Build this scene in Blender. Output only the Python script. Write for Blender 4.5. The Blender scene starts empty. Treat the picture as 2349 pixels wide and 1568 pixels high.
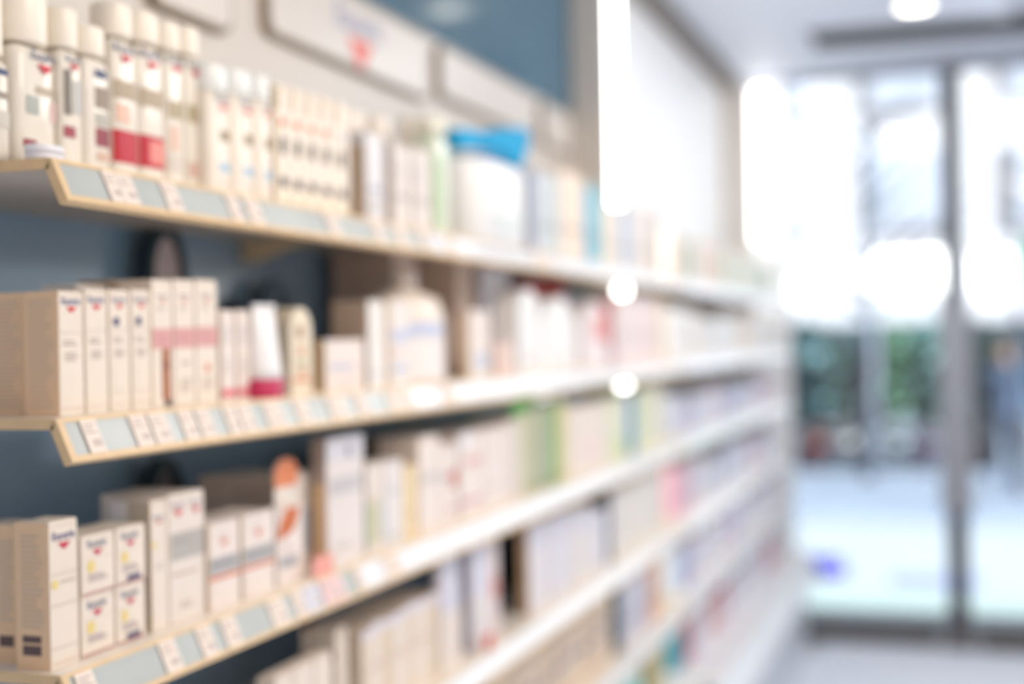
import bpy, bmesh, math, random
from mathutils import Vector, Matrix
from math import sin, cos, pi, sqrt
random.seed(7)
SC = bpy.context.scene
COL = SC.collection

# ------------------------------------------------------------------ camera
CW, CH, FPX = 2349.0, 1568.0, 3100.0
YAW, PITCH, ROLL, EYE = 0.3217, -0.0008, -0.0183, 1.70
_F = Vector((-sin(YAW) * cos(PITCH), cos(YAW) * cos(PITCH), sin(PITCH)))
_R = Vector((cos(YAW), sin(YAW), 0))
_U = _R.cross(_F)
R_ = _R * cos(ROLL) + _U * sin(ROLL)
U_ = -_R * sin(ROLL) + _U * cos(ROLL)

cd = bpy.data.cameras.new('camera')
cam = bpy.data.objects.new('camera', cd)
COL.objects.link(cam)
cam.matrix_world = Matrix(((R_.x, U_.x, -_F.x, 0), (R_.y, U_.y, -_F.y, 0), (R_.z, U_.z, -_F.z, EYE), (0, 0, 0, 1)))
cd.sensor_width = 36.0
cd.lens = FPX / CW * 36.0
cd.clip_start = 0.05
cd.clip_end = 200
cd.dof.use_dof = True
cd.dof.focus_distance = 1.24
cd.dof.aperture_fstop = 1.48
SC.camera = cam

# measured photo points -> world (z from the floor)
def on_y(px, X, z):
    """Y of the point at height z on the plane x = X seen at picture column px"""
    k = px - CW / 2
    z -= EYE
    a = FPX * (X * R_.x + z * R_.z) - k * (X * _F.x + z * _F.z)
    return -a / (FPX * R_.y - k * _F.y)
def on_x(px, Y, z):
    k = px - CW / 2
    z -= EYE
    a = FPX * (Y * R_.y + z * R_.z) - k * (Y * _F.y + z * _F.z)
    return -a / (FPX * R_.x - k * _F.x)
def on_z(py, X, Y):
    k = CH / 2 - py
    a = FPX * (X * U_.x + Y * U_.y) - k * (X * _F.x + Y * _F.y)
    return -a / (FPX * U_.z - k * _F.z) + EYE
def on_plane_y(px, py, Y):
    u, v = (px - CW / 2) / FPX, (CH / 2 - py) / FPX
    d = R_ * u + U_ * v + _F
    t = Y / d.y
    return d * t + Vector((0, 0, EYE))
def on_level(px, py, z):
    u, v = (px - CW / 2) / FPX, (CH / 2 - py) / FPX
    d = R_ * u + U_ * v + _F
    t = (z - EYE) / d.z
    return d * t + Vector((0, 0, EYE))

# ------------------------------------------------------------------ materials
def lin(c):
    return tuple((v / 255 / 12.92) if v / 255 <= 0.04045 else ((v / 255 + 0.055) / 1.055) ** 2.4 for v in c)
_M = {}
def mat(rgb, rough=0.5, metal=0.0, noise=0.04, scale=30.0, spec=0.5, coat=0.0, trans=0.0, emit=0.0, alpha=1.0):
    key = (tuple(rgb), rough, metal, noise, scale, spec, coat, trans, emit, alpha)
    if key in _M:
        return _M[key]
    m = bpy.data.materials.new('surface_%d_%d_%d' % tuple(rgb))
    m.use_nodes = True
    nt = m.node_tree
    b = nt.nodes['Principled BSDF']
    c = lin(rgb)
    if noise > 0 and not emit:
        tc = nt.nodes.new('ShaderNodeTexCoord')
        n = nt.nodes.new('ShaderNodeTexNoise')
        n.inputs['Scale'].default_value = scale
        n.inputs['Detail'].default_value = 3
        r = nt.nodes.new('ShaderNodeValToRGB')
        r.color_ramp.elements[0].position = 0.3
        r.color_ramp.elements[1].position = 0.7
        r.color_ramp.elements[0].color = (*[max(0, v * (1 - noise)) for v in c], 1)
        r.color_ramp.elements[1].color = (*[min(1, v * (1 + noise)) for v in c], 1)
        nt.links.new(tc.outputs['Object'], n.inputs['Vector'])
        nt.links.new(n.outputs['Fac'], r.inputs['Fac'])
        nt.links.new(r.outputs['Color'], b.inputs['Base Color'])
    else:
        b.inputs['Base Color'].default_value = (*c, 1)
    b.inputs['Roughness'].default_value = rough
    b.inputs['Metallic'].default_value = metal
    b.inputs['Specular IOR Level'].default_value = spec
    b.inputs['Coat Weight'].default_value = coat
    b.inputs['Coat Roughness'].default_value = 0.12
    if trans:
        b.inputs['Transmission Weight'].default_value = trans
        b.inputs['IOR'].default_value = 1.36
    if emit:
        b.inputs['Emission Color'].default_value = (*c, 1)
        b.inputs['Emission Strength'].default_value = emit
    _M[key] = m
    return m

def glass_material():
    m = bpy.data.materials.new('clear_shop_glass')
    m.use_nodes = True
    nt = m.node_tree
    nt.nodes.clear()
    o = nt.nodes.new('ShaderNodeOutputMaterial')
    t = nt.nodes.new('ShaderNodeBsdfTransparent')
    t.inputs['Color'].default_value = (0.93, 0.97, 1.0, 1)
    g = nt.nodes.new('ShaderNodeBsdfGlossy')
    g.inputs['Roughness'].default_value = 0.02
    f = nt.nodes.new('ShaderNodeFresnel')
    f.inputs['IOR'].default_value = 1.45
    x = nt.nodes.new('ShaderNodeMixShader')
    nt.links.new(f.outputs['Fac'], x.inputs['Fac'])
    nt.links.new(t.outputs['BSDF'], x.inputs[1])
    nt.links.new(g.outputs['BSDF'], x.inputs[2])
    nt.links.new(x.outputs['Shader'], o.inputs['Surface'])
    return m
GLASS = glass_material()

# print colours
NAVY, BLUE, RED, PINK, GREY, YEL, ORG = (44, 58, 112), (120, 145, 205), (206, 30, 54), (222, 160, 160), (168, 168, 168), (238, 216, 140), (222, 120, 52)
CREAM, WHITE, PINKISH, LILAC, TAN, SAGE, PEACH = (240, 229, 216), (243, 240, 238), (240, 229, 223), (226, 226, 240), (214, 188, 158), (176, 186, 146), (245, 226, 208)
INK = (190, 180, 172)

# ------------------------------------------------------------------ mesh helpers
class MB:
    """collects shapes with material slots, then links them as ONE mesh object"""
    def __init__(s):
        s.v, s.f, s.i, s.mats, s.smooth = [], [], [], [], []
    def slot(s, m):
        if m not in s.mats:
            s.mats.append(m)
        return s.mats.index(m)
    def add(s, vs, fs, m, smooth=False):
        k, o = s.slot(m), len(s.v)
        s.v += [tuple(p) for p in vs]
        for f in fs:
            s.f.append([o + j for j in f]); s.i.append(k); s.smooth.append(smooth)
        return s
    def box(s, x0, x1, y0, y1, z0, z1, m, bevel=0.0):
        if bevel <= 0:
            vs = [(x, y, z) for x in (x0, x1) for y in (y0, y1) for z in (z0, z1)]
            return s.add(vs, [(0, 1, 3, 2), (4, 6, 7, 5), (0, 4, 5, 1), (2, 3, 7, 6), (0, 2, 6, 4), (1, 5, 7, 3)], m)
        bm = bmesh.new()
        bmesh.ops.create_cube(bm, size=1)
        for v in bm.verts:
            v.co = Vector((x0 + (v.co.x + .5) * (x1 - x0), y0 + (v.co.y + .5) * (y1 - y0), z0 + (v.co.z + .5) * (z1 - z0)))
        bmesh.ops.bevel(bm, geom=bm.edges[:], offset=bevel, segments=2, profile=.5, affect='EDGES')
        return s.bm(bm, m)
    def bm(s, bm, m, smooth=False):
        bm.verts.ensure_lookup_table()
        bm.verts.index_update()
        s.add([v.co[:] for v in bm.verts], [[v.index for v in f.verts] for f in bm.faces], m, smooth)
        bm.free()
        return s
    def prism(s, pts, m, axis='y', a=0.0, b=1.0):
        """polygon pts (two coords) extruded along axis from a to b"""
        def P(p, t):
            return {'y': (p[0], t, p[1]), 'x': (t, p[0], p[1]), 'z': (p[0], p[1], t)}[axis]
        n = len(pts)
        vs = [P(p, a) for p in pts] + [P(p, b) for p in pts]
        fs = [tuple(range(n))[::-1], tuple(range(n, 2 * n))] + [(i, (i + 1) % n, n + (i + 1) % n, n + i) for i in range(n)]
        return s.add(vs, fs, m)
    def lathe(s, prof, m, cx=0, cy=0, ex=1.0, ey=1.0, n=24, power=2.0):
        """profile [(r, z)] spun about the vertical axis; power > 2 squares the section"""
        vs, fs = [], []
        for r, z in prof:
            for k in range(n):
                t = 2 * pi * k / n
                c, q = cos(t), sin(t)
                g = (abs(c) ** power + abs(q) ** power) ** (-1.0 / power)
                vs.append((cx + r * ex * c * g, cy + r * ey * q * g, z))
        for i in range(len(prof) - 1):
            for k in range(n):
                fs.append((i * n + k, i * n + (k + 1) % n, (i + 1) * n + (k + 1) % n, (i + 1) * n + k))
        fs.append(tuple(range(n))[::-1])
        fs.append(tuple((len(prof) - 1) * n + k for k in range(n)))
        return s.add(vs, fs, m, True)
    def tube(s, pts, r, m, n=8, r1=None):
        pts = [Vector(p) for p in pts]
        vs, fs = [], []
        for i, p in enumerate(pts):
            d = (pts[min(i + 1, len(pts) - 1)] - pts[max(i - 1, 0)]).normalized()
            a = d.cross(Vector((0.3, 0.2, 1)) if abs(d.z) < .9 else Vector((1, 0, 0))).normalized()
            b = d.cross(a)
            rr = r if r1 is None else r + (r1 - r) * i / (len(pts) - 1)
            for k in range(n):
                t = 2 * pi * k / n
                vs.append(p + a * rr * cos(t) + b * rr * sin(t))
        for i in range(len(pts) - 1):
            for k in range(n):
                fs.append((i * n + k, i * n + (k + 1) % n, (i + 1) * n + (k + 1) % n, (i + 1) * n + k))
        fs += [tuple(range(n))[::-1], tuple((len(pts) - 1) * n + k for k in range(n))]
        return s.add(vs, fs, m, True)
    def build(s, name, parent=None, loc=None):
        me = bpy.data.meshes.new(name)
        me.from_pydata(s.v, [], s.f)
        for m in s.mats:
            me.materials.append(m)
        me.polygons.foreach_set('material_index', s.i)
        me.polygons.foreach_set('use_smooth', s.smooth)
        me.update()
        bm = bmesh.new(); bm.from_mesh(me)
        bmesh.ops.recalc_face_normals(bm, faces=bm.faces[:])
        bm.to_mesh(me); bm.free()
        o = bpy.data.objects.new(name, me)
        COL.objects.link(o)
        if parent:
            o.parent = parent
        if loc is not None:
            o.location = loc
        return o

def tag(o, label, cat, group=None):
    o['label'] = label; o['category'] = cat
    if group:
        o['group'] = group
    return o
def empty(name, loc, label=None, cat=None, group=None):
    o = bpy.data.objects.new(name, None)
    o.empty_display_size = .05
    COL.objects.link(o); o.location = loc
    if label:
        tag(o, label, cat, group)
    return o
def struct(o):
    o['kind'] = 'structure'
    return o

_T = {}
def text_shape(s):
    """flat outline of a word, width 1 centred on 0, as (verts, faces, height)"""
    if s not in _T:
        cu = bpy.data.curves.new('word', 'FONT')
        cu.body = s; cu.align_x = 'CENTER'; cu.size = 1; cu.resolution_u = 2
        cu.offset = 0.012
        ob = bpy.data.objects.new('word', cu)
        COL.objects.link(ob)
        bpy.context.view_layer.update()
        me = bpy.data.meshes.new_from_object(ob.evaluated_get(bpy.context.evaluated_depsgraph_get()))
        xs = [v.co.x for v in me.vertices]; w = max(xs) - min(xs); mx = (max(xs) + min(xs)) / 2
        _T[s] = ([((v.co.x - mx) / w, v.co.y / w) for v in me.vertices], [list(p.vertices) for p in me.polygons])
        COL.objects.unlink(ob)
        bpy.data.objects.remove(ob); bpy.data.curves.remove(cu); bpy.data.meshes.remove(me)
    return _T[s]

def prints(mb, specs, to, W, H, rough=.45):
    """flat printing on a face; to(u, v) maps face metres to 3-D. Spec coords are fractions of the face."""
    at0 = to
    p0 = Vector(at0(0, 0))
    nrm = (Vector(at0(.01, 0)) - p0).cross(Vector(at0(0, .01)) - p0).normalized()
    for layer, q in enumerate(specs):
        k, c = q[0], mat(q[-1], rough, noise=0)
        to = lambda u, v, d=nrm * (.00018 * layer): tuple(Vector(at0(u, v)) + d)
        if k == 'rect':
            _, a, b, d, e, _c = q
            mb.add([to(a * W, b * H), to(d * W, b * H), to(d * W, e * H), to(a * W, e * H)], [(0, 1, 2, 3)], c)
        elif k == 'tri':      # red wedge below the wordmark: shallow, curved underside
            _, x, y, w, h, _c = q
            pts = [(-.5, 0), (.5, 0), (.34, -.38), (.16, -.8), (0, -1), (-.16, -.8), (-.34, -.38)]
            mb.add([to((x + p[0] * w) * W, y * H + p[1] * h * W) for p in pts], [tuple(range(7))], c)
        elif k == 'dot':
            _, x, y, r, _c = q
            mb.add([to(x * W + r * W * cos(t * pi / 8), y * H + r * W * sin(t * pi / 8)) for t in range(16)], [tuple(range(16))], c)
        elif k == 'lines':
            _, a, b, d, e, n, _c = q
            rnd = random.Random(n * 7 + int(100 * a) + int(100 * e))
            for i in range(n):
                y0 = b + (e - b) * (i + .25) / n; y1 = b + (e - b) * (i + .7) / n
                r = a + (d - a) * rnd.uniform(.6, 1)
                mb.add([to(a * W, y0 * H), to(r * W, y0 * H), to(r * W, y1 * H), to(a * W, y1 * H)], [(0, 1, 2, 3)], c)
        elif k == 'poly':
            _, pts, _c = q
            mb.add([to(x * W, y * H) for x, y in pts], [tuple(range(len(pts)))], c)
        elif k == 'text':
            _, s, x, y, w, _c = q
            vs, fs = text_shape(s)
            mb.add([to(x * W + p[0] * w * W, y * H + p[1] * w * W) for p in vs], fs, c)

# ------------------------------------------------------------------ the shelving
XL, XT, XB = -0.9033, -0.924, -1.27         # lip bottom, board front, back panel
LIP = 0.0463
ZT = [1.9045, 1.6246, 1.3496, 1.0697, 0.7947, 0.520]      # board tops
Y0, Y1, Y2 = 1.220, 4.56, 7.55
XOFF = {'near': 0.0, 'far': 0.0}
SHELF_WORD = ['top', 'second', 'third', 'fourth', 'fifth', 'lowest']
WOOD = mat((228, 199, 156), .45, noise=.05)
BOARD = mat((240, 232, 222), .4)
UNDER = mat((214, 204, 192), .5)
PAPER = mat((184, 191, 190), .4, noise=.10, scale=9, coat=.12)
PAPER_LIT = mat((234, 239, 247), .22, noise=.03, scale=9, coat=.7)  # brighter copy of the label strip, daylight sheen put into its colour

def lip_pt(t, off=0.0, dx=0.0):
    """point (x, dz) on the lip's outer face: t 0 top .. 1 bottom, pushed out by off"""
    nx, nz = LIP, (XL - XT)
    L = sqrt(nx * nx + nz * nz)
    return (XT + (XL - XT) * t + off * nx / L + dx, -LIP * t + off * nz / L)

def make_shelf(bay, k, ya, yb):
    z, dx = ZT[k], XOFF[bay]
    root = empty('wall_shelf', (XB, ya, z), '%s shelf of the %s bay, cream board with a sloping label rail' % (SHELF_WORD[k], bay), 'shelf', 'shelves along the wall unit')
    root.location = (0, 0, 0)
    root.location = (XB, ya, z)
    def L(mb, name, par):
        mb.v = [(p[0] - XB, p[1] - ya, p[2] - z) for p in mb.v]
        return mb.build(name, par)
    b = MB().box(XB + .004, XT + dx, ya, yb, z - .010, z, BOARD)
    b.box(XB + .004, XT + dx - .012, ya + .004, yb - .004, z - .0112, z - .010, UNDER)
    L(b, 'board', root)
    e = MB().box(XB + .004, XT + dx - .001, ya - .003, ya, z - .011, z + .001, WOOD)
    L(e, 'end_edge', root)
    p = [lip_pt(0, 0, dx), lip_pt(1, 0, dx), lip_pt(1, -.009, dx), lip_pt(.15, -.009, dx)]
    rm = WOOD if bay == 'near' else mat((238, 236, 234), .4)
    r = MB().prism([(x, z + dz) for x, dz in p], rm, 'y', ya - .003, yb + .001)
    # thin retaining edges above and below the label strip
    for t0, t1 in ((0, .10), (.86, 1.0)):
        q = [lip_pt(t0, 0, dx), lip_pt(t0, .0022, dx), lip_pt(t1, .0022, dx), lip_pt(t1, 0, dx)]
        r.prism([(x, z + dz) for x, dz in q], rm, 'y', ya - .003, yb + .001)
    q = [lip_pt(.10, 0, dx), lip_pt(.10, .0022, dx), lip_pt(.86, .0022, dx), lip_pt(.86, 0, dx)]
    r.prism([(x, z + dz) for x, dz in q], rm, 'y', ya - .003, ya + .008)
    rail = L(r, 'front_rail', root)
    q = [lip_pt(.10, 0.0002, dx), lip_pt(.10, .0012, dx), lip_pt(.86, .0012, dx), lip_pt(.86, 0.0002, dx)]
    cut = on_y([1000, 960, 830, 900, 900][k], XL, z) if bay == 'near' and k < 3 else ya + .01
    if cut > ya + .02:
        L(MB().prism([(x, z + dz) for x, dz in q], PAPER, 'y', ya + .008, cut), 'label_strip', rail)
    L(MB().prism([(x, z + dz) for x, dz in q], PAPER_LIT, 'y', cut + .001, yb - .002), 'label_strip', rail)
    ys = [on_y(578, XB + .02, z - .03)] if (bay == 'near' and k == 0) else []
    step = ya + 1.05
    if bay == 'near' and k == 0:
        step = ys[0] + 1.0
    while step < yb - .1:
        ys.append(step); step += 1.0
    for y in ys:
        br = MB().prism([(XB + .004, z - .0115), (XB + .13, z - .0115), (XB + .13, z - .015), (XB + .03, z - .050), (XB + .004, z - .050)], mat((246, 224, 190), .5), 'y', y - .008, y + .008)
        L(br, 'bracket', root)
    return root

for k in range(6):
    if k < 5:
        make_shelf('near', k, Y0, Y1)
    if k < 5:
        make_shelf('far', k, Y1 + .05, Y2)

# deep base decks along the floor
def base_deck(bay, ya, yb, xf, z):
    root = empty('base_cabinet', (XB, ya, 0), 'low white base plinth under the %s bay with a sloping front' % bay, 'base unit')
    b = MB().box(.004, xf - XB, 0, yb - ya, z - .03, z, mat((238, 238, 240), .35), .004)
    b.build('deck', root)
    f = MB().prism([(xf - XB - .015, z - .03), (xf - XB - .01, z - .03), (xf - XB + .045, z - .12), (xf - XB + .04, z - .125)], mat((232, 236, 242), .25), 'y', 0, yb - ya)
    f.build('front_rail', root)
    f = MB().box(.004, xf - XB - .03, .01, yb - ya - .01, .0, z - .03, mat((206, 212, 222), .4))
    f.build('plinth', root)
base_deck('near', Y0, Y1, -0.86, ZT[5])
base_deck('far', Y1 + .05, Y2, -0.81, ZT[5])

# ------------------------------------------------------------------ room shell
CEIL = 3.15
YG = 7.72
SLATE = mat((142, 178, 210), .3, noise=.06, scale=4, spec=.6, coat=1.0)
DARKG = mat((92, 120, 138), .12, noise=.05, scale=3, spec=.02)
IVORY = mat((208, 200, 192), .35, noise=.03, scale=6)
WHITEP = mat((247, 248, 250), .5, noise=.01, scale=6)

z_cream = on_z(0, XB, on_y(840, XB, 2.35))
w = MB()
w.box(XB - .06, XB, .2, Y1 + .02, 0, ZT[0] - .005, SLATE)
w.build('wall_left_panel'); struct(bpy.data.objects['wall_left_panel'])
w = MB().box(XB - .06, XB, .2, Y1 + .02, ZT[0] - .005, z_cream, IVORY)
struct(w.build('wall_left_header'))
w = MB().box(XB - .06, XB - .004, .2, Y1 + .02, z_cream, CEIL, DARKG)
struct(w.build('wall_left_glass'))
w = MB().box(XB - .06, XB, Y1 + .02, YG + .1, 0, CEIL, WHITEP)
struct(w.build('wall_left_far'))

fl = MB().box(XB - .06, 5.0, -2.5, YG, -.1, 0, mat((226, 230, 238), .25, noise=.03, scale=2))
struct(fl.build('floor'))
ce = MB().box(XB - .06, 10.0, -6, YG, CEIL, CEIL + .15, mat((230, 237, 250), .6, noise=.02))  # overhang past the floor, out of view, added to block the sun
struct(ce.build('ceiling'))
tr = MB().box(XB + .001, XB + .10, 4.6, YG - .02, CEIL - .05, CEIL - .001, mat((128, 122, 118), .6))  # dark bar whose colour stands for the shadow gap along the wall top
struct(tr.build('shadow_gap_1'))
# dark linear slot in the ceiling before the shopfront
p0 = on_level(1860, 90, CEIL)
sl = empty('ceiling_vent', (0.9, p0.y, CEIL), 'long dark linear slot vent in the ceiling before the shopfront', 'vent')
MB().box(-1.57, 3.0, -.18, .18, -.006, -.001, mat((34, 34, 38), .7)).build('slot', sl)
fr = MB()
for y in (-.195, .18):
    fr.box(-1.59, 3.0, y, y + .015, -.014, -.001, mat((150, 152, 158), .5))
fr.build('frame', sl)

# shopfront: header, mullion, sills, panes
FRAME = mat((74, 76, 84), .5)
DFRAME = mat((84, 76, 72), .6)
zt = on_plane_y(2185, 158, YG).z
struct(MB().box(XB, 5.0, YG, YG + .12, zt, CEIL + .15, mat((140, 148, 166), .5)).build('window_1_frame'))
xm = on_plane_y(2190, 800, YG).x
mu = MB().box(xm - .055, xm + .055, YG - .02, YG + .08, .02, zt, FRAME, .006)
struct(mu.build('window_1_mullion'))
mu = MB().box(xm - .085, xm + .085, YG - .03, YG + .08, .72, 1.9, mat((150, 152, 160), .5), .012)
struct(mu.build('door_1_handle_rail'))
ft = MB().prism([(xm - .09, 0.0), (xm + .09, 0.0), (xm + .05, .11), (xm - .04, .11)], mat((106, 100, 98), .5), 'y', YG - .12, YG + .02)
struct(ft.build('door_1_foot'))
struct(MB().box(-.93, xm - .11, YG - .05, YG + .02, 0.0, .085, DFRAME, .004).build('window_1_sill'))
struct(MB().box(xm + .11, 5.0, YG - .12, YG + .02, 0.0, .085, DFRAME, .004).build('door_1_sill'))
xp = on_plane_y(1806, 500, YG).x
struct(MB().box(XB, xp, YG - .01, YG + .1, 0, zt, WHITEP).build('wall_end'))
struct(MB().box(xp, xm - .057, YG + .03, YG + .036, .056, zt, GLASS).build('window_1_pane'))
struct(MB().box(xm + .057, 5.0, YG + .03, YG + .036, .051, zt, GLASS).build('door_1_pane'))
mt = MB().box(xm - .70, xm + 1.3, YG - 1.35, YG - .16, .001, .012, mat((232, 236, 246), .8, noise=.05, scale=120))
tag(mt.build('door_mat'), 'pale grey door mat lying on the floor inside the shopfront', 'mat')

# light posts between the bays: a bar of light stands out from the front of each post
def light_post(y, xf, dx, w, glow, spans, label, wide=0):
    r = empty('light_post', (xf, y, 0), label, 'light post')
    pm = MB().box(XB - xf + .001, -.016, -.018, .018, .001, CEIL - .052, mat((222, 216, 208), .5))
    hm = MB().box(-.016, 0, -w / 2 - .004, w / 2 + .004, .54, CEIL - .055, mat((236, 236, 236), .4))
    if wide:      # above the top shelf the post is a deep column with a flush light panel on its aisle face
        z1 = ZT[0] + .004
        pm.box(XB - xf + .001, -.016, -wide / 2 - .004, wide / 2 + .004, z1, CEIL - .052, mat((222, 216, 208), .5))
        hm.box(-.016, .0014, -wide / 2 - .004, -wide / 2, z1, CEIL - .055, mat((236, 236, 236), .4))
        MB().box(.0002, .0012, -wide / 2, wide / 2, z1 + .01, CEIL - .06, mat((255, 252, 247), emit=glow)).build('light_panel', r)
    pm.build('post', r)
    hm.build('light_housing', r)
    for z0, z1 in spans:
        MB().box(.0002, dx, -w / 2, w / 2, z0, z1, mat((255, 252, 247), emit=glow)).build('light_strip', r)
    return r
ya = Y1 + .025
light_post(ya, on_x(1423, ya, 2.2) - .015, .03, .028, 9, [(.56, ZT[0] - .02)], 'upright post with a narrow vertical light bar between the two shelf bays', .15)
yb = Y2 + .085
xs = on_x(1748, yb, 2.2)
light_post(yb, xs - .04, .08, .028, 5, [(on_z(552, xs, yb), on_z(205, xs, yb)), (on_z(690, xs, yb), on_z(664, xs, yb))], 'upright post with a wide vertical light bar at the end of the far bay')

# ------------------------------------------------------------------ products
ORD = ['first', 'second', 'third', 'fourth', 'fifth', 'sixth', 'seventh', 'eighth', 'ninth', 'tenth', 'eleventh', 'twelfth', 'thirteenth', 'fourteenth', 'fifteenth', 'sixteenth',
       'seventeenth', 'eighteenth', 'nineteenth', 'twentieth']

def place(sh, a, b, t, sb, z0=None, h=None, bay='near'):
    """span on the shelf of a product whose front runs from column a to b and whose top near corner is at row t"""
    xf = XT + XOFF[bay] - sb
    if bay == 'near':      # products stop short of the light post
        a, b = [p if p < 1380 else 1380 + (p - 1380) * .80 for p in (a, b)]
    z = ZT[sh] if z0 is None else z0
    ya, yb = on_y(a, xf, z + .04), on_y(b, xf, z + .04)
    if h is None:
        h = on_z(t, xf, ya) - z
    return xf, ya, yb, z, h

def carton(sh, a, b, t, label, col=CREAM, sb=.03, side=None, dep=.05, pf=(), ps=(), logo=None, z0=None, h=None, name='carton', cat='carton', group=None, flap=True, bay='near', rough=.38, seam=True):
    xf, ya, yb, z, h = place(sh, a, b, t, sb, z0, h, bay)
    if side is not None:
        dep = xf - on_x(side, ya, z + h / 2)
    dep = max(.012, min(dep, xf - XB - .012))
    ya += .0007; yb -= .0007
    w = yb - ya
    m = mat(col, rough, noise=.03, scale=14)
    mb = MB().box(-dep, 0, 0, w, 0, h, m, min(.0012, w * .04))
    if seam:     # tuck seams of the closure: thin lines just under the top and on the near side
        sm = mat(tuple(int(c * .86) for c in col), .5, noise=0)
        mb.add([(.0002, .002, h - .0045), (.0002, w - .002, h - .0045), (.0002, w - .002, h - .0053), (.0002, .002, h - .0053)], [(0, 1, 2, 3)], sm)
        mb.add([(-.004, -.0002, .003), (-.0048, -.0002, .003), (-.0048, -.0002, h - .003), (-.004, -.0002, h - .003)], [(0, 1, 2, 3)], sm)
    prints(mb, pf, lambda u, v: (.0004, u, v), w, h)
    prints(mb, ps, lambda u, v: (-dep + u, -.0004, v), dep, h)
    o = mb.build(name, None, (xf, ya, z))
    tag(o, label, cat, group)
    if flap:
        fm = mat(tuple(min(255, int(c * .97)) for c in col), rough, noise=.03)
        f = MB().prism([(-dep + .003, .002), (-.002, .002), (-.002, w - .002), (-dep + .003, w - .002), (-dep + .003, w * .62), (-dep + .007, w * .56), (-dep + .007, w * .44), (-dep + .003, w * .38)], fm, 'z', h + .0001, h + .0009)
        f.build('top_flap', o)
    if logo:
        u, v, s, c1, c2 = logo
        g = MB()
        prints(g, [('text', 'Eucerin', u, v, s, c1), ('tri', u + .02, v - .09 * w * s / h, s * .56, s * .20, c2)], lambda q, r: (.0007, q, r), w, h)
        g.build('logo', o)
    return o

def bottle(sh, a, b, t, tc, label, body, cap, sb=.05, ex=.8, power=6, bands=(), logo=None, neck=.55, capw=.97, shoulder=.13, name='bottle', cat='bottle', group=None, h=None, hc=None, bay='near', side=None, z0=None, caprough=.35):
    """tc: row of the cap's foot, t: row of the cap's top; bands: (v0, v1, ang0, ang1, colour) wrapped round the front"""
    xf, ya, yb, z, htop = place(sh, a, b, t, sb, z0, h, bay)
    if hc is None:
        hc = on_z(tc, xf - .02, ya) - z
    w = (yb - ya) / 2 * .985
    rx = w * ex
    root = empty(name, (xf - rx, (ya + yb) / 2, z), label, cat, group)
    sh_ = hc * shoulder
    prof = [(.90, 0), (.98, .004), (1, .012), (1, hc - sh_), (.97, hc - sh_ * .75), (.86, hc - sh_ * .35), (neck + .06, hc - sh_ * .08), (neck, hc - .002)]
    MB().lathe([(r * w, q) for r, q in prof], body, 0, 0, ex, 1, 36, power).build('body', root)
    cw = capw * w
    cp = [(cw * .97, hc), (cw, hc + .003), (cw, htop - .006), (cw * .96, htop - .002), (cw * .8, htop)]
    c = MB().lathe(cp, cap, 0, 0, min(1, ex * 1.15), 1, 30, 2.2)
    c.build('cap', root)
    def surf(u, v, off=.0006):      # u in -1..1 across the front
        u = max(-.97, min(.97, u))
        return (rx * (1 - abs(u) ** power) ** (1 / power) + off, u * w, v)
    if bands or logo:
        for layer, (v0, v1, u0, u1, c) in enumerate(bands):
            n = 12
            if sh == 0:
                v0, v1 = .1 + .9 * v0, .1 + .9 * v1
            lb = MB()
            vs = []
            for i in range(n + 1):
                u = u0 + (u1 - u0) * i / n
                vs += [surf(u, v0 * hc, .0006 + .0002 * layer), surf(u, v1 * hc, .0006 + .0002 * layer)]
            lb.add(vs, [(2 * i, 2 * i + 2, 2 * i + 3, 2 * i + 1) for i in range(n)], mat(c, .4, noise=.03), True)
            lb.build('label_band', root)
    if logo:
        u, v, s, c1, c2 = logo
        v += .03 if sh == 0 else 0
        s *= 1.3 if sh == 0 else 1
        lg = MB()
        prints(lg, [('text', 'Eucerin', 0, 0, 1, c1), ('tri', .02, -.10, .6, .22, c2)], lambda q, r: surf(u + q * s, v * hc + r * w * s * 1.0, .0024), 1, 1)
        lg.build('logo', root)
    return root

# ================================================================== top shelf, near bay
CLEAR = mat((252, 246, 234), .10, noise=0, trans=.14)
CLEAR2 = mat((250, 243, 230), .10, noise=0, trans=.2)
MILK = mat((240, 232, 220), .4, noise=.02)
CAPW = mat((246, 238, 224), .35, noise=.02)
FROST = mat((234, 238, 236), .25, noise=.02)
G = 'clear bottles with white caps on the top shelf'
bottle(0, -60, 31, -60, 112, 'clear white-capped bottle cut by the picture edge, at the near end of the top shelf', CLEAR2, CAPW, sb=.06, bands=[(.55, .62, -.7, .9, (150, 140, 126)), (.8, .86, -.1, .8, NAVY), (.25, .42, -.7, .9, (205, 200, 190))], group=G)
bottle(0, 38, 136, -58, 88, 'big clear bottle with slanted blue wordmark, near end of the top shelf', CLEAR, CAPW, sb=.06, bands=[(.05, .13, -.7, -.1, (150, 60, 66)), (.36, .52, -.55, .05, (170, 176, 170)), (.55, .62, -.1, .9, (186, 170, 150)), (.32, .5, .6, .9, (236, 200, 200))], logo=(.3, .84, .95, NAVY, RED), group=G)
bottle(0, 142, 194, 8, 106, 'narrow clear bottle with dark lettering behind the small white jar, top shelf', CLEAR, CAPW, sb=.055, bands=[(.2, .3, -.8, .2, (160, 60, 72)), (.4, .8, -.75, -.1, (120, 112, 100)), (.42, .72, .1, .9, (196, 196, 196))], logo=(.1, .86, 1.1, NAVY, RED), group=G)
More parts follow.
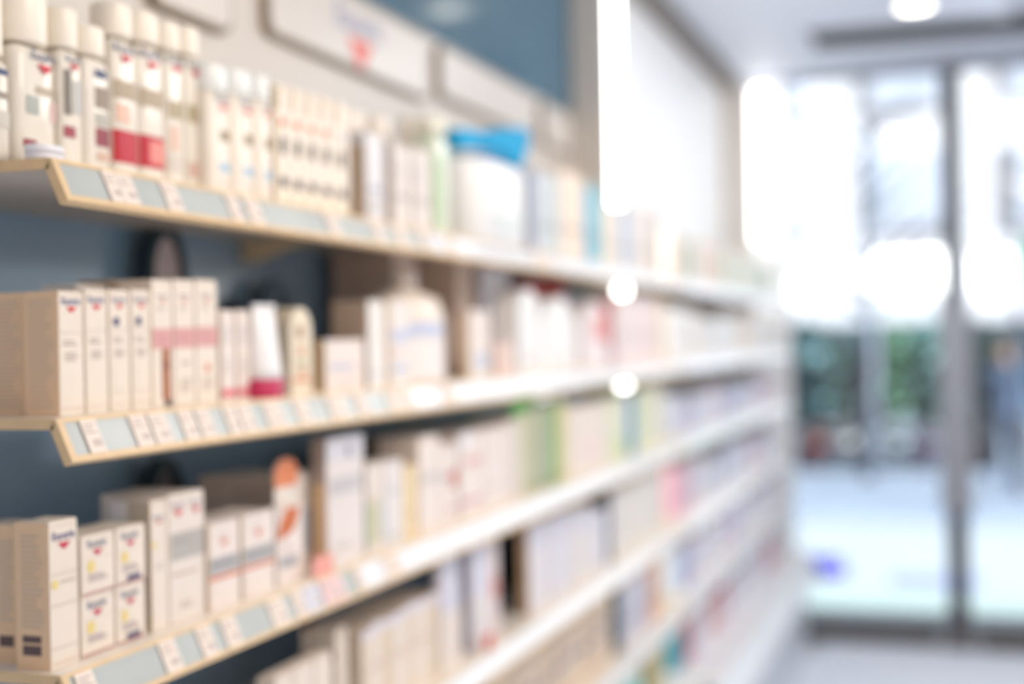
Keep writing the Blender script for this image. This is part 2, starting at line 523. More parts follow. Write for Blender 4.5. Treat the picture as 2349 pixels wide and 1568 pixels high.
bottle(0, 198, 258, 48, 122, 'clear bottle with maroon and taupe blocks showing through, left of the red-label bottles, top shelf', CLEAR, CAPW, sb=.05, bands=[(.17, .34, -.3, .9, (142, 44, 58)), (.36, .48, -.3, .9, (182, 178, 168)), (.52, .72, -.3, .9, (148, 132, 114)), (.80, .87, -.3, .6, (60, 74, 112)), (.04, .12, -.2, .8, (214, 180, 160))], group=G)
RB = [(.03, .28, -.97, .97, (190, 10, 40)), (.52, .66, -.9, .9, (176, 158, 134))]
bottle(0, 263, 322, -4, 78, 'first of the two clear bottles with red lower label, top shelf', CLEAR, CAPW, sb=.05, bands=RB + [(.34, .48, -.8, .2, (232, 190, 170))], logo=(-.1, .86, 1.2, NAVY, RED), group=G)
bottle(0, 323, 383, 14, 92, 'second of the two clear bottles with red lower label, top shelf', CLEAR, CAPW, sb=.05, bands=[(.03, .28, -.97, .97, (190, 10, 40)), (.50, .64, -.9, .9, (176, 158, 134))] + [(.07, .24, -.35, .8, (236, 140, 130))], logo=(-.1, .86, 1.2, NAVY, RED), group=G)
bottle(0, 384, 428, 40, 112, 'slim clear bottle just beyond the red-label pair, top shelf', CLEAR, CAPW, sb=.05, bands=[(.46, .60, -.8, .8, (176, 160, 130)), (.2, .4, -.6, .2, (228, 190, 172)), (.04, .16, -.8, .8, (216, 206, 196))], logo=(0, .88, 1.3, NAVY, RED), group=G)
bottle(0, 430, 470, 52, 124, 'slim clear bottle beside the white pump bottles, pinkish label at its foot, top shelf', CLEAR, CAPW, sb=.05, bands=[(.46, .60, -.8, .8, (180, 164, 132)), (.02, .14, -.8, .8, (214, 180, 168)), (.2, .4, .5, .9, (200, 60, 70))], logo=(0, .88, 1.3, NAVY, RED), group=G)
# the low white jar in front of the bottles
xf, ya, yb, z, h = place(0, 106, 172, 326, .004)
jr = empty('jar', (xf - .022, (ya + yb) / 2, z), 'small low white jar at the front edge of the top shelf', 'jar')
wj = (yb - ya) / 2
MB().lathe([(wj * .9, 0), (wj, .003), (wj, h * .5)], mat((232, 232, 242), .3), 0, 0, .7, 1, 28).build('body', jr)
MB().lathe([(wj * 1.03, h * .5), (wj * 1.03, h * .95), (wj * .96, h)], mat((240, 240, 250), .3), 0, 0, .7, 1, 28).build('lid', jr)

G = 'white lotion bottles on the top shelf'
for i, (a, b, t, tc, d) in enumerate([(482, 536, 138, 205, 'nearest of the three white lotion bottles with frosted caps, top shelf'), (538, 590, 150, 214, 'middle one of the three white lotion bottles with frosted caps, top shelf'), (592, 630, 165, 226, 'farthest of the three white lotion bottles with frosted caps, beside the slim cartons, top shelf')]):
    bottle(0, a, b, t, tc, d, MILK, FROST, sb=.03, ex=.7, power=4, neck=.85, capw=.98, shoulder=.03, bands=[(.48, .60, -.1, .8, (150, 132, 96)), (.15, .25, -.2, .85, (172, 200, 224)), (.02, .06, -.3, .6, (236, 214, 206))], logo=(.15, .88, 1.0, (120, 128, 156), (230, 130, 120)), group=G)
G = 'slim cartons with dark square prints on the top shelf'
SL = [632, 666, 699, 732, 765, 800]
for i in range(5):
    t = 190 + i * 10
    carton(0, SL[i], SL[i + 1], t, '%s of five slim cream cartons with dark squares, counted from the lotion bottles' % ORD[i], col=(242, 230, 212), sb=.03, dep=.045,
           pf=[('rect', .34, .44, .74, .58, (64, 54, 38)), ('rect', .3, .17, .82, .25, (14, 14, 28)), ('rect', .05, .80, .35, .98, (180, 158, 132)), ('rect', .8, .2, 1, .95, (250, 244, 238)), ('rect', .34, .67, .72, .735, (226, 110, 70) if i < 4 else (200, 200, 210)), ('rect', .0, .0, .06, 1, (226, 204, 172))], group=G)
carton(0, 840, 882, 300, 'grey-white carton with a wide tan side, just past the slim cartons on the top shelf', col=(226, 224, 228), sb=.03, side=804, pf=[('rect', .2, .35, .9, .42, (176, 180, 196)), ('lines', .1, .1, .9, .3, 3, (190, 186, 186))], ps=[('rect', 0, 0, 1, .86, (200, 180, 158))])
for i, (a, b, t, d) in enumerate([(900, 944, 326, 'nearer of two pale grey cartons with faint print, middle of the top shelf'), (946, 990, 336, 'farther of two pale grey cartons with faint print, before the green bottles, top shelf')]):
    carton(0, a, b, t, d, col=(226, 218, 214), sb=.03, dep=.05, pf=[('rect', .1, .34, .9, .42, (192, 184, 182)), ('lines', .1, .55, .8, .85, 4, (204, 198, 198)), ('rect', 0, 0, .08, 1, (206, 190, 168))], group='pale grey cartons on the top shelf')
for i, (a, b, t, d) in enumerate([(812, 852, 250, 'tall cream tube cap rising behind the tan-sided carton, top shelf'), (872, 906, 262, 'tall cream bottle behind the first pale grey carton, top shelf'), (955, 992, 262, 'tall cream bottle behind the second pale grey carton, top shelf')]):
    bottle(0, a, b, t, t + 52, d, mat((244, 234, 220), .4), mat((246, 238, 228), .4), sb=.12, ex=.5, group='cream bottles in the back row of the top shelf')
GRN = mat((150, 196, 158), .2, noise=.03)
bottle(0, 1002, 1036, 262, 300, 'pale white-green bottle left of the green one, top shelf', mat((222, 232, 214), .2), mat((240, 240, 226), .4), sb=.03, ex=.7, bands=[(.0, .75, -.95, -.35, (176, 206, 164))])
bottle(0, 1038, 1074, 284, 330, 'green bottle beside the white spray bottle, top shelf', mat((176, 210, 184), .2), mat((210, 226, 206), .4), sb=.16, ex=.7, bands=[(.0, .4, -.6, .5, (96, 178, 124)), (0, .95, .55, .95, (206, 206, 130))])

# white spray bottle with the blue head
xf, ya, yb, z, h = place(0, 1074, 1200, 350, .02)
yc, wb = (ya + yb) / 2, (yb - ya) / 2
sp = empty('spray_bottle', (xf - .04, yc, z), 'large white bottle with a bright blue spray head, top shelf', 'spray bottle')
WH = mat((246, 248, 250), .3, noise=.01)
hb = on_z(372, xf - .04, yc) - z
MB().lathe([(.92 * wb, 0), (wb, .01), (wb, hb * .84), (.95 * wb, hb * .93), (.7 * wb, hb * .985), (.3 * wb, hb)], WH, 0, 0, .38, 1, 36, 3).build('body', sp)
def head_pt(px, py):
    y = on_y(px, xf - .02, z + hb)
    return (y - yc, on_z(py, xf - .02, y) - z)
HEADPX = [(1045, 296), (1080, 294), (1105, 302), (1120, 307), (1140, 297), (1165, 293), (1214, 292), (1220, 304), (1220, 330), (1206, 372), (1198, 386), (1186, 384), (1180, 362), (1166, 350), (1128, 340), (1100, 338), (1066, 342), (1056, 322)]
hd = MB().prism([head_pt(*p) for p in HEADPX], mat((0, 164, 218), .6, noise=.04, spec=.2), 'x', -.016, .016)
hd.build('spray_head', sp)
MB().lathe([(.30 * wb, hb - .001), (.30 * wb, hb + .012)], mat((0, 140, 200), .35), 0, 0, 1, 1, 20).build('collar', sp)
lb = MB(); prints(lb, [('rect', .1, .28, .9, .32, (206, 226, 226)), ('lines', .15, .10, .8, .24, 3, (220, 228, 232))], lambda u, v: (.38 * wb + .0008, -wb * .8 + u, v), wb * 1.6, hb); lb.build('label_band', sp)

FARTOP = [(1228, 1244, 388, (206, 214, 232)), (1245, 1262, 392, (214, 220, 220)), (1264, 1286, 398, (206, 216, 220)), (1288, 1342, 386, (248, 228, 208)), (1344, 1362, 430, (90, 180, 214)), (1364, 1384, 420, (170, 214, 218)),
          (1388, 1412, 470, (246, 230, 214)), (1414, 1438, 474, (244, 232, 222)), (1440, 1458, 480, (150, 190, 222)), (1460, 1480, 470, (240, 232, 230)), (1482, 1504, 476, (236, 226, 220)), (1506, 1528, 480, (226, 214, 206)), (1530, 1552, 486, (216, 206, 196))]
WORDS = {}
def cname(c):
    r, g, b = c
    if b > r + 60: return 'blue'
    if b > r + 20: return 'pale blue'
    if b >= r + 6: return 'pale lilac'
    if g > r + 4: return 'pale green'
    if r > b + 30: return 'peach'
    if r > b + 16: return 'cream'
    return 'off-white'
for i, (a, b, t, c) in enumerate(FARTOP):
    carton(0, a, b, t, '%s carton, %s past the blue-headed spray bottle on the top shelf' % (cname(c), ORD[i]), col=c, sb=.03, dep=.06, flap=False, seam=False, pf=[('rect', .15, .3, .85, .4, tuple(int(v * .85) for v in c))], group='cartons beyond the spray bottle on the top shelf')

# ================================================================== second shelf, near bay
NL = [('rect', .06, .06, .94, .064, (190, 150, 150)), ('lines', .18, .56, .82, .62, 2, INK), ('rect', .08, .67, .92, .674, (200, 186, 176)), ('lines', .25, .44, .8, .52, 3, (196, 186, 178)), ('rect', 0, .0, .02, 1, (226, 206, 180))]
SIDE_SHADE_TXT = [('rect', 0, 0, 1, 1, (240, 206, 170)), ('lines', .12, .06, .9, .95, 24, (212, 192, 170))]  # tan base rect paints the warm shade of the side under the lines
LG = (.5, .90, .72, (86, 100, 156), (220, 44, 64))
LG2 = (.5, .90, .66, (120, 132, 168), (226, 90, 76))
G = 'cream skincare cartons at the near end of the second shelf'
carton(1, 135, 194, 668, 'cream carton at the near end of the second shelf, printed side showing', sb=.028, side=56, pf=NL, ps=SIDE_SHADE_TXT, logo=LG, group=G)
carton(1, 62, 120, 672, 'cream carton behind the end carton on the second shelf, only its printed side showing', sb=.084, side=-30, dep=.06, ps=SIDE_SHADE_TXT, group=G, h=.140)
carton(1, 196, 249, 664, 'cream carton with red wedge and no dot, between the end carton and the dotted pair', sb=.032, dep=.05, pf=NL, logo=LG, group=G)
carton(1, 251, 300, 664, 'cream carton with a navy dot, nearer of the dotted pair on the second shelf', sb=.035, dep=.05, pf=NL + [('dot', .34, .74, .13, NAVY), ('rect', .2, .16, .215, .40, (216, 204, 196)), ('rect', .2, .155, .8, .16, (216, 204, 196))], logo=LG2, group=G)
carton(1, 302, 349, 664, 'cream carton with a navy dot, farther of the dotted pair, beside the pink bands', sb=.035, dep=.05, pf=NL + [('dot', .36, .74, .13, NAVY), ('rect', .2, .16, .215, .40, (216, 204, 196)), ('rect', .2, .155, .8, .16, (216, 204, 196))], logo=LG2, group=G)
for i, (a, b, t, d) in enumerate([(178, 250, 652, 'off-white carton top rising behind the plain wedge carton, second shelf'), (256, 338, 642, 'taupe carton top rising behind the dotted pair, second shelf')]):
    carton(1, a, b, t, d, col=((232, 226, 222), (190, 172, 152))[i], sb=.092, dep=.05, group='back row cartons on the second shelf')
G = 'tall cartons with a pink band on the second shelf'
PB = [('rect', 0, .46, 1, .62, (222, 168, 164)), ('lines', .25, .50, .75, .58, 3, (206, 148, 156)), ('lines', .2, .76, .8, .80, 2, (206, 196, 188))]
LG3 = (.5, .86, .5, (170, 174, 190), (232, 150, 130))
carton(1, 351, 399, 641, 'tall pink-banded carton with a brown upright stripe, nearest of three', sb=.032, dep=.05, pf=PB + [('rect', .44, .06, .82, .46, (176, 112, 76)), ('rect', .5, .30, .74, .36, (140, 74, 52)), ('rect', .55, 0, .85, .06, (96, 74, 66))], logo=LG3, group=G)
carton(1, 401, 449, 641, 'tall pink-banded carton in the middle of the three', sb=.034, dep=.05, pf=PB + [('lines', .3, .1, .8, .22, 4, (206, 186, 172)), ('rect', .35, .33, .7, .35, (190, 170, 160))], logo=LG3, group=G)
carton(1, 451, 501, 641, 'tall pink-banded carton with a small orange mark, farthest of three', sb=.036, dep=.05, pf=PB + [('lines', .3, .1, .8, .22, 4, (206, 186, 172)), ('dot', .5, .29, .10, (222, 130, 92))], logo=LG3, group=G)
G = 'short white cartons with a pink foot stripe'
SC_ = [('rect', 0, .05, 1, .13, (222, 110, 128)), ('lines', .2, .62, .8, .84, 4, (206, 200, 204)), ('lines', .25, .3, .75, .5, 3, (214, 206, 206)), ('rect', 0, 0, .05, 1, (232, 208, 176))]
for i, (a, b) in enumerate([(506, 541), (543, 579), (581, 606)]):
    carton(1, a, b, 712, '%s of three short white cartons with a pink foot stripe, second shelf' % ('nearest', 'middle', 'farthest')[i], col=PINKISH, sb=.034, dep=.045, pf=SC_, group=G)
# white tube standing on a magenta cap
xf, ya, yb, z, h = place(1, 602, 662, 702, .012)
tb = empty('tube', (xf - .018, (ya + yb) / 2, z), 'white tube standing on its magenta cap, second shelf', 'tube')
wt = (yb - ya) / 2
zc = h * .21
MB().lathe([(wt * .97, 0), (wt, .003), (wt, zc - .002), (wt * .95, zc)], mat((196, 44, 92), .3), 0, 0, .6, 1, 26).build('cap', tb)
vs, fs = [], []
n = 26
for i in range(7):
    q = i / 6; zz = zc + (h - zc) * q
    for k in range(n):
        t = 2 * pi * k / n
        vs.append((wt * .58 * (1 - .93 * q) * cos(t), wt * (.94 - .10 * q) * sin(t), zz))
for i in range(6):
    for k in range(n):
        fs.append((i * n + k, i * n + (k + 1) % n, (i + 1) * n + (k + 1) % n, (i + 1) * n + k))
fs += [tuple(range(n))[::-1], tuple(6 * n + k for k in range(n))]
MB().add(vs, fs, mat((244, 244, 246), .3), True).build('body', tb)
MB().box(-wt * .05, wt * .05, -wt * .86, wt * .86, h - .001, h + .004, mat((240, 240, 244), .3)).build('crimp', tb)
def round_pack(sh, a, b, t, label, col, marks, sb=.03, dep=.03, name='pouch', cat='pouch', r=.5, bay='near', group=None):
    """carton-like pack with a rounded top, seen from the aisle"""
    xf, ya, yb, z, h = place(sh, a, b, t, sb, bay=bay)
    w = yb - ya
    pts = [(0, 0), (w, 0)] + [(w / 2 + w / 2 * cos(k * pi / 12), h - r * w + r * w * sin(k * pi / 12)) for k in range(13)]
    mb = MB().prism(pts, mat(col, .35), 'x', -dep, 0)
    prints(mb, marks, lambda u, v: (.0004, u, v), w, h)
    o = mb.build(name, None, (xf, ya, z))
    return tag(o, label, cat, group)
round_pack(1, 667, 716, 704, 'cream round-topped pack with small brown prints beside the magenta tube', (238, 226, 204), [('dot', .45, .72, .16, (160, 120, 90)), ('dot', .5, .5, .13, (206, 150, 112)), ('rect', .3, .34, .7, .39, (180, 190, 160)), ('rect', .1, .14, .9, .19, (226, 150, 110)), ('dot', .52, .27, .12, (206, 150, 112))])
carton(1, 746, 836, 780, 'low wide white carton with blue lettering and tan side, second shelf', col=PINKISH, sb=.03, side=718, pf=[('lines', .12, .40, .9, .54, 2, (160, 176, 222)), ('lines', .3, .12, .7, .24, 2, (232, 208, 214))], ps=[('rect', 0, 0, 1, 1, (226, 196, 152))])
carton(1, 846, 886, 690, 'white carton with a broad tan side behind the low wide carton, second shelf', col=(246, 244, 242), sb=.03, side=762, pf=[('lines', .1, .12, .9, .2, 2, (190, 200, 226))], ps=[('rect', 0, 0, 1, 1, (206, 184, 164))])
carton(1, 892, 940, 688, 'white carton with a pale blue stripe left of the big white bottle, second shelf', col=(240, 234, 232), sb=.022, dep=.05, pf=[('rect', .1, .52, 1, .66, (200, 208, 232)), ('rect', .1, .16, .9, .24, (196, 204, 228)), ('rect', 0, 0, .12, 1, (222, 198, 166)), ('rect', .2, .36, .7, .42, (230, 210, 206))])
bottle(1, 942, 1052, 612, 652, 'big white dispenser bottle with rounded shoulder and tan flank, second shelf', mat((240, 230, 220), .35), mat((214, 204, 196), .4), sb=.02, ex=.55, power=2.4, neck=.3, capw=.34, shoulder=.36, bands=[(.48, .62, -.8, .35, (198, 208, 236)), (.15, .22, -.8, .1, (204, 210, 232)), (.02, .46, -.85, .5, (244, 238, 236))])
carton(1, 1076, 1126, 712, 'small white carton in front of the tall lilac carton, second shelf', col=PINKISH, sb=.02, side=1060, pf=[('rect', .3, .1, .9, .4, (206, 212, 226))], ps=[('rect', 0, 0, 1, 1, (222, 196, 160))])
carton(1, 1112, 1172, 606, 'tall lilac-white carton reaching the board above, second shelf', col=(224, 226, 240), sb=.10, side=1098, pf=[('rect', .2, .5, .7, .85, (234, 240, 250))])
carton(1, 1140, 1176, 786, 'low pinkish carton at the foot of the tall lilac carton, second shelf', col=(240, 214, 204), sb=.02, dep=.05)
G = 'puffy white packs on the second shelf'
round_pack(1, 1190, 1238, 660, 'puffy white pack beside the tall lilac carton, second shelf', (246, 248, 250), [('rect', .2, .1, .8, .2, (238, 226, 222))], sb=.03, dep=.06, r=.3, name='cotton_pack', cat='pack', group=G)
round_pack(1, 1240, 1322, 678, 'puffy white pack under the red caps, second shelf', (248, 248, 248), [('rect', .2, .06, .8, .12, (240, 226, 220))], sb=.03, dep=.06, r=.3, name='cotton_pack', cat='pack', group=G)
round_pack(1, 1336, 1396, 690, 'pinkish white pack left of the light bar, second shelf', (246, 236, 236), [('rect', .5, .4, .95, .8, (226, 140, 136))], sb=.03, dep=.06, r=.25, name='cotton_pack', cat='pack', group=G)
REDC = mat((200, 52, 52), .35)
for i, (a, b, t, d) in enumerate([(1222, 1252, 640, 'red-capped bottle behind the first puffy pack, second shelf'), (1276, 1312, 640, 'red-capped bottle behind the second puffy pack, second shelf'), (1390, 1411, 694, 'red-capped bottle next to the light bar, second shelf')]):
    bottle(1, a, b, t, t + 42, d, mat((214, 190, 206), .3), REDC, sb=.13 if i < 2 else .035, ex=.7, capw=.9, neck=.7, bands=[(.5, .85, -.9, .9, (214, 92, 84))] if i == 2 else (), group='red-capped bottles on the second shelf')
PKC = [(1418, 1440, 680, (238, 220, 220)), (1442, 1474, 678, (246, 234, 234)), (1476, 1506, 676, (240, 222, 222)), (1508, 1538, 680, (246, 230, 228)), (1540, 1562, 684, (226, 208, 186))]
for i, (a, b, t, c) in enumerate(PKC):
    carton(1, a, b, t, '%s carton, %s beyond the red cap near the light bar, second shelf' % ('tan' if i == 4 else 'pinkish', ORD[i]), col=c, sb=.03, dep=.06, flap=False, group='pinkish cartons at the end of the second shelf', pf=[('rect', .2, .3, .8, .5, tuple(int(v * .93) for v in c))])

# added arch shapes: reflections in the back panel built as solid forms
TEAL = mat((22, 52, 66), .4, noise=.05)
def arch(px0, px1, py_top, py_foot, x, label, inner=None, thick=.27, col=(22, 52, 66)):
    ya, yb = on_y(px0, x, 1.7), on_y(px1, x, 1.7)
    yc, w = (ya + yb) / 2, (yb - ya) / 2
    zt_ = on_z(py_top, x, yc)
    sh = min(k for k in range(6) if ZT[k] < zt_ - .03)
    z0 = ZT[sh]
    h = zt_ - z0
    o = empty('reflection_arch', (x, yc, z0), label, 'display stand')
    rise = min(h * .6, w * 1.5)
    def outline(k):
        return [(-w * k, 0)] + [(w * k * -cos(i * pi / 16), h - rise + rise * (1 - (1 - k) * .9) * sin(i * pi / 16)) for i in range(17)] + [(w * k, 0)]
    a, b = outline(1), outline(1 - thick)
    vs = [(.009, *p) for p in a] + [(.009, *p) for p in b] + [(-.009, *p) for p in a] + [(-.009, *p) for p in b]
    n = len(a)
    fs = []
    for i in range(n - 1):
        fs += [(i, i + 1, n + i + 1, n + i), (2 * n + i, 3 * n + i, 3 * n + i + 1, 2 * n + i + 1), (i, 2 * n + i, 2 * n + i + 1, i + 1), (n + i, n + i + 1, 3 * n + i + 1, 3 * n + i)]
    fs += [(0, n, 3 * n, 2 * n), (n - 1, 3 * n - 1, 4 * n - 1, 2 * n - 1)]
    MB().add(vs, fs, mat(col, .4, noise=.05)).build('arch', o)
    if inner:
        MB().prism([(p[0] * .98, p[1]) for p in b], mat(inner, .5), 'x', -.006, .002).build('inner_tone', o)
    return o
G = None
arch(336, 424, 512, 640, -1.235, 'panel reflection built as a dark teal arch with a grey centre behind the pink-banded cartons', (206, 192, 196))
arch(600, 662, 640, 720, -1.235, 'panel reflection built as a slim blue-grey arch behind the magenta tube', (130, 150, 172), .3, (80, 110, 134))
arch(505, 556, 682, 720, -1.235, 'panel reflection built as a low dark arch behind the short white cartons', (40, 66, 84), .3)
arch(322, 412, 1048, 1150, -1.235, 'panel reflection built as a dark teal arch behind the grey-banded tall carton, third shelf', (130, 124, 128), .28)
# added brown boards standing in for the brownish reflection in the back panel
for px0, px1, sh, top, lab in [(905, 958, 1, 572, 'added brown board for the panel reflection behind the big white dispenser bottle'), (1050, 1098, 1, 600, 'added brown board for the panel reflection beside the tall lilac carton')]:
    x = -1.10 if px0 < 1000 else -1.05
    ya, yb = on_y(px0, x, 1.8), on_y(px1, x, 1.8)
    MBo = MB().box(XB + .03 - x, 0, 0, yb - ya - .002, 0, ZT[0] - .013 - ZT[1], mat((222, 202, 190), .5, noise=.06), .002)
    tag(MBo.build('recess_tone_board', None, (x, ya, ZT[1])), lab, 'stand-in board')

# ================================================================== third shelf, near bay
LB = (.5, .875, .78, (96, 92, 146), (206, 44, 78))
LC = (.46, .80, .56, (110, 120, 150), (206, 52, 84))
NB = [('rect', .04, .64, .96, .645, (196, 180, 170)), ('dot', .18, .575, .11, YEL), ('lines', .36, .57, .9, .60, 1, (196, 186, 180)), ('rect', .04, .43, .96, .435, (196, 180, 176)), ('rect', .04, .14, .96, .145, (206, 192, 184)), ('rect', .05, .04, .9, .045, (206, 180, 176))]
G = 'cream skincare cartons at the near end of the third shelf'
carton(2, 115, 182, 1200, 'tall cream carton at the near end of the third shelf, dark side block', sb=.022, side=36, pf=NB, ps=[('rect', 0, 0, 1, 1, (240, 206, 170)), ('rect', .18, .10, .74, .17, (104, 84, 84)), ('rect', .18, .185, .74, .235, (104, 84, 84)), ('lines', .18, .28, .85, .93, 18, (214, 194, 172))], logo=LB, group=G)  # tan side rect has the warm shade painted in
carton(2, 40, 100, 1206, 'tall cream carton behind the end carton on the third shelf, side showing', sb=.082, side=-45, dep=.07, ps=[('rect', 0, 0, 1, 1, (240, 206, 170)), ('rect', .5, .12, .9, .20, (104, 84, 84)), ('lines', .5, .3, .95, .9, 16, (212, 192, 170))], group=G, h=.155)  # side tinted tan, warm shade put into the colour
def small(sh, a, b, z0, h, label, tilt, extra=()):
    return carton(sh, a, b, 0, label, sb=.025, dep=.06, z0=z0, h=h, pf=[('rect', .06, .62, .94, .625, (206, 194, 186)), ('dot', .28, .48, .12, YEL), ('lines', .18, .22, .9, .36, 3, (176, 164, 170)), ('rect', .02, .02, .96, .05, (196, 140, 140))] + list(extra), logo=LC, group='small cream cartons stacked in twos on the third shelf')
xf, ya, yb, z, hh = place(2, 186, 263, 1234, .025)
h1 = hh / 2 - .0006
small(2, 186, 263, ZT[2], h1, 'lower small carton of the nearer stack of two, third shelf', 0)
small(2, 186, 263, ZT[2] + h1 + .0012, h1, 'upper small carton of the nearer stack of two, third shelf', 0)
xf, ya, yb, z, hh = place(2, 266, 334, 1215, .025)
h1 = hh / 2 - .0006
NV = [('rect', .34, .06, .8, .16, (96, 92, 122))]
small(2, 266, 334, ZT[2], h1, 'lower small carton with a navy block, farther stack of two, third shelf', 0, NV)
small(2, 266, 334, ZT[2] + h1 + .0012, h1, 'upper small carton with a navy block, farther stack of two, third shelf', 0, NV)
LT = (.5, .86, .6, (140, 146, 170), (216, 80, 84))
carton(2, 346, 387, 1152, 'tall narrow white carton with grey side, between the small stacks and the grey-banded carton', col=(238, 228, 218), sb=.028, side=254, pf=[('dot', .25, .66, .12, YEL), ('lines', .3, .46, .8, .52, 2, (206, 200, 190)), ('rect', 0, 0, .05, 1, (228, 200, 160))], ps=[('rect', 0, 0, .45, 1, (226, 226, 230)), ('rect', .45, 0, 1, 1, (196, 186, 172))], logo=LT)
carton(2, 389, 471, 1138, 'wide tall white carton with a grey band, two wedges at its top, third shelf', col=(236, 226, 218), sb=.026, dep=.10, pf=[('rect', .04, .49, .98, .70, (186, 182, 178)), ('lines', .1, .60, .9, .67, 2, (172, 168, 166)), ('lines', .06, .36, .9, .40, 1, (210, 188, 180)), ('lines', .3, .10, .7, .16, 2, (206, 192, 180)), ('tri', .26, .88, .26, .10, (222, 90, 96)), ('text', 'Eucerin', .26, .90, .34, (160, 164, 180)), ('tri', .76, .88, .22, .10, (222, 110, 110)), ('text', 'Eucerin', .76, .90, .30, (160, 164, 180))])
G = 'white cartons with grey band and orange line'
OB = [('rect', .0, .40, 1, .60, (182, 182, 184)), ('lines', .06, .50, .94, .56, 1, (120, 120, 124)), ('rect', .0, .345, 1, .39, (226, 132, 96)), ('tri', .5, .80, .24, .12, (232, 150, 140)), ('lines', .36, .82, .66, .86, 1, (206, 200, 204)), ('rect', 0, 0, .03, 1, (232, 206, 164))]
carton(2, 478, 551, 1205, 'low white carton with grey band and orange line, nearer of the pair', col=PINKISH, sb=.022, dep=.07, pf=OB, group=G)
carton(2, 555, 630, 1186, 'low white carton with grey band and orange line, farther of the pair', col=PINKISH, sb=.022, dep=.07, pf=OB, group=G)
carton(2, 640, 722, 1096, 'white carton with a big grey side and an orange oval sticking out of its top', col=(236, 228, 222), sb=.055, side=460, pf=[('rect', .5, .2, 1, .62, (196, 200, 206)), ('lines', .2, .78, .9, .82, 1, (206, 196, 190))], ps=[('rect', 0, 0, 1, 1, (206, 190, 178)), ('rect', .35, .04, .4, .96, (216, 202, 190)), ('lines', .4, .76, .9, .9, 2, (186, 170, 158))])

xf, ya, yb, z, h = place(2, 636, 696, 1170, .015)
carton(2, 636, 696, 1170, 'white carton with an orange leaf print and grey lettering, in front of the oval-topped carton', col=PINKISH, sb=.022, dep=.03, pf=[('poly', [(.0, .60), (.10, .80), (.35, .99), (.86, .99), (.84, .86), (.66, .70), (.30, .62)], (206, 112, 58)), ('rect', .1, .22, .8, .36, (186, 186, 190)), ('lines', .1, .24, .8, .34, 2, (150, 150, 156)), ('dot', .4, .48, .08, (216, 196, 196))])
# orange oval card tucked behind the front carton
xo = -.924 - .048
ya, yb = on_y(628, xo, 1.5), on_y(680, xo, 1.5)
zt_, zb_ = on_z(1055, xo, ya), on_z(1118, xo, ya)
yc = (ya + yb) / 2
ov = MB().prism([((yb - ya) / 2 * cos(k * pi / 14), (zt_ - zb_) * (.45 + .55 * sin(k * pi / 14))) for k in range(15)] + [(-(yb - ya) / 2, ZT[2] - zb_ + .001), ((yb - ya) / 2, ZT[2] - zb_ + .001)], mat((234, 228, 222), .4), 'x', -.0012, .0012)
pv = [((yb - ya) / 2 * cos(k * pi / 14), (zt_ - zb_) * (.45 + .55 * sin(k * pi / 14))) for k in range(15)] + [(-(yb - ya) / 2, -.002), ((yb - ya) / 2, -.002)]
ov.add([(.0018, *p) for p in pv], [tuple(range(17))], mat((226, 136, 90), .4))
oo = ov.build('card', None, (xo, yc, zb_)); tag(oo, 'upright card with an orange oval top behind the orange-leaf carton', 'card')
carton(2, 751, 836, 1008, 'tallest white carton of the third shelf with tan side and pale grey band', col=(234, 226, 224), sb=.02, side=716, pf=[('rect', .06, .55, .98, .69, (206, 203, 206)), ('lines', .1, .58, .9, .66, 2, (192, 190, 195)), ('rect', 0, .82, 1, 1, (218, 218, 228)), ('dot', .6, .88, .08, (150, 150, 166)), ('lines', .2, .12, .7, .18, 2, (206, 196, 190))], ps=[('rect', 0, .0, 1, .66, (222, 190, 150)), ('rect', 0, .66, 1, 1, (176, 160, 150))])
G = 'small cartons with coloured stripes on the third shelf'
carton(2, 842, 884, 1068, 'small pale carton with green and tan upright stripes beside the tallest carton', col=(234, 224, 216), sb=.02, dep=.05, pf=[('rect', .0, .1, .32, .58, (196, 212, 186)), ('rect', .36, .1, .62, .62, (222, 204, 160)), ('rect', .7, .1, 1, .56, (204, 216, 222))], group=G)
carton(2, 886, 925, 1060, 'small pale carton with blue-grey lettering, third shelf', col=(236, 230, 228), sb=.02, dep=.05, pf=[('lines', .1, .6, .9, .7, 2, (196, 204, 214)), ('lines', .1, .06, .9, .16, 2, (200, 208, 214))], group=G)
carton(2, 928, 956, 1072, 'narrow yellow-cream carton right after the striped ones, third shelf', col=(244, 224, 184), sb=.024, dep=.05, pf=[('rect', .2, .3, .8, .36, (222, 196, 160))], group=G)
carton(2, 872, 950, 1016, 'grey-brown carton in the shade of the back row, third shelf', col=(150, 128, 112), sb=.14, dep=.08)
carton(2, 960, 1010, 1006, 'white carton with grey lettering and stepped top, nearer half, third shelf', col=PINKISH, sb=.02, dep=.08, pf=[('rect', .1, .52, .98, .60, (206, 202, 200)), ('rect', 0, 0, .05, 1, (226, 204, 176))])
carton(2, 1012, 1050, 1024, 'white carton with a red-brown corner mark, third shelf', col=PINKISH, sb=.02, dep=.08, pf=[('rect', .0, .56, .7, .62, (206, 196, 196)), ('poly', [(.5, .62), (1, .70), (1, .50), (.75, .42)], (206, 110, 96)), ('rect', .3, .16, 1, .20, (216, 160, 170))])
carton(2, 1056, 1110, 996, 'white carton with red lettering at the middle of the third shelf', col=PINKISH, sb=.02, dep=.08, pf=[('lines', .2, .60, .98, .70, 2, (222, 110, 110)), ('rect', .0, .16, .9, .21, (216, 150, 166)), ('rect', 0, .84, .4, 1, (240, 240, 248))])
carton(2, 1112, 1160, 986, 'white carton beyond the red-lettered one, third shelf', col=PINKISH, sb=.02, dep=.08, pf=[('lines', .1, .24, .9, .32, 1, (206, 190, 190))])
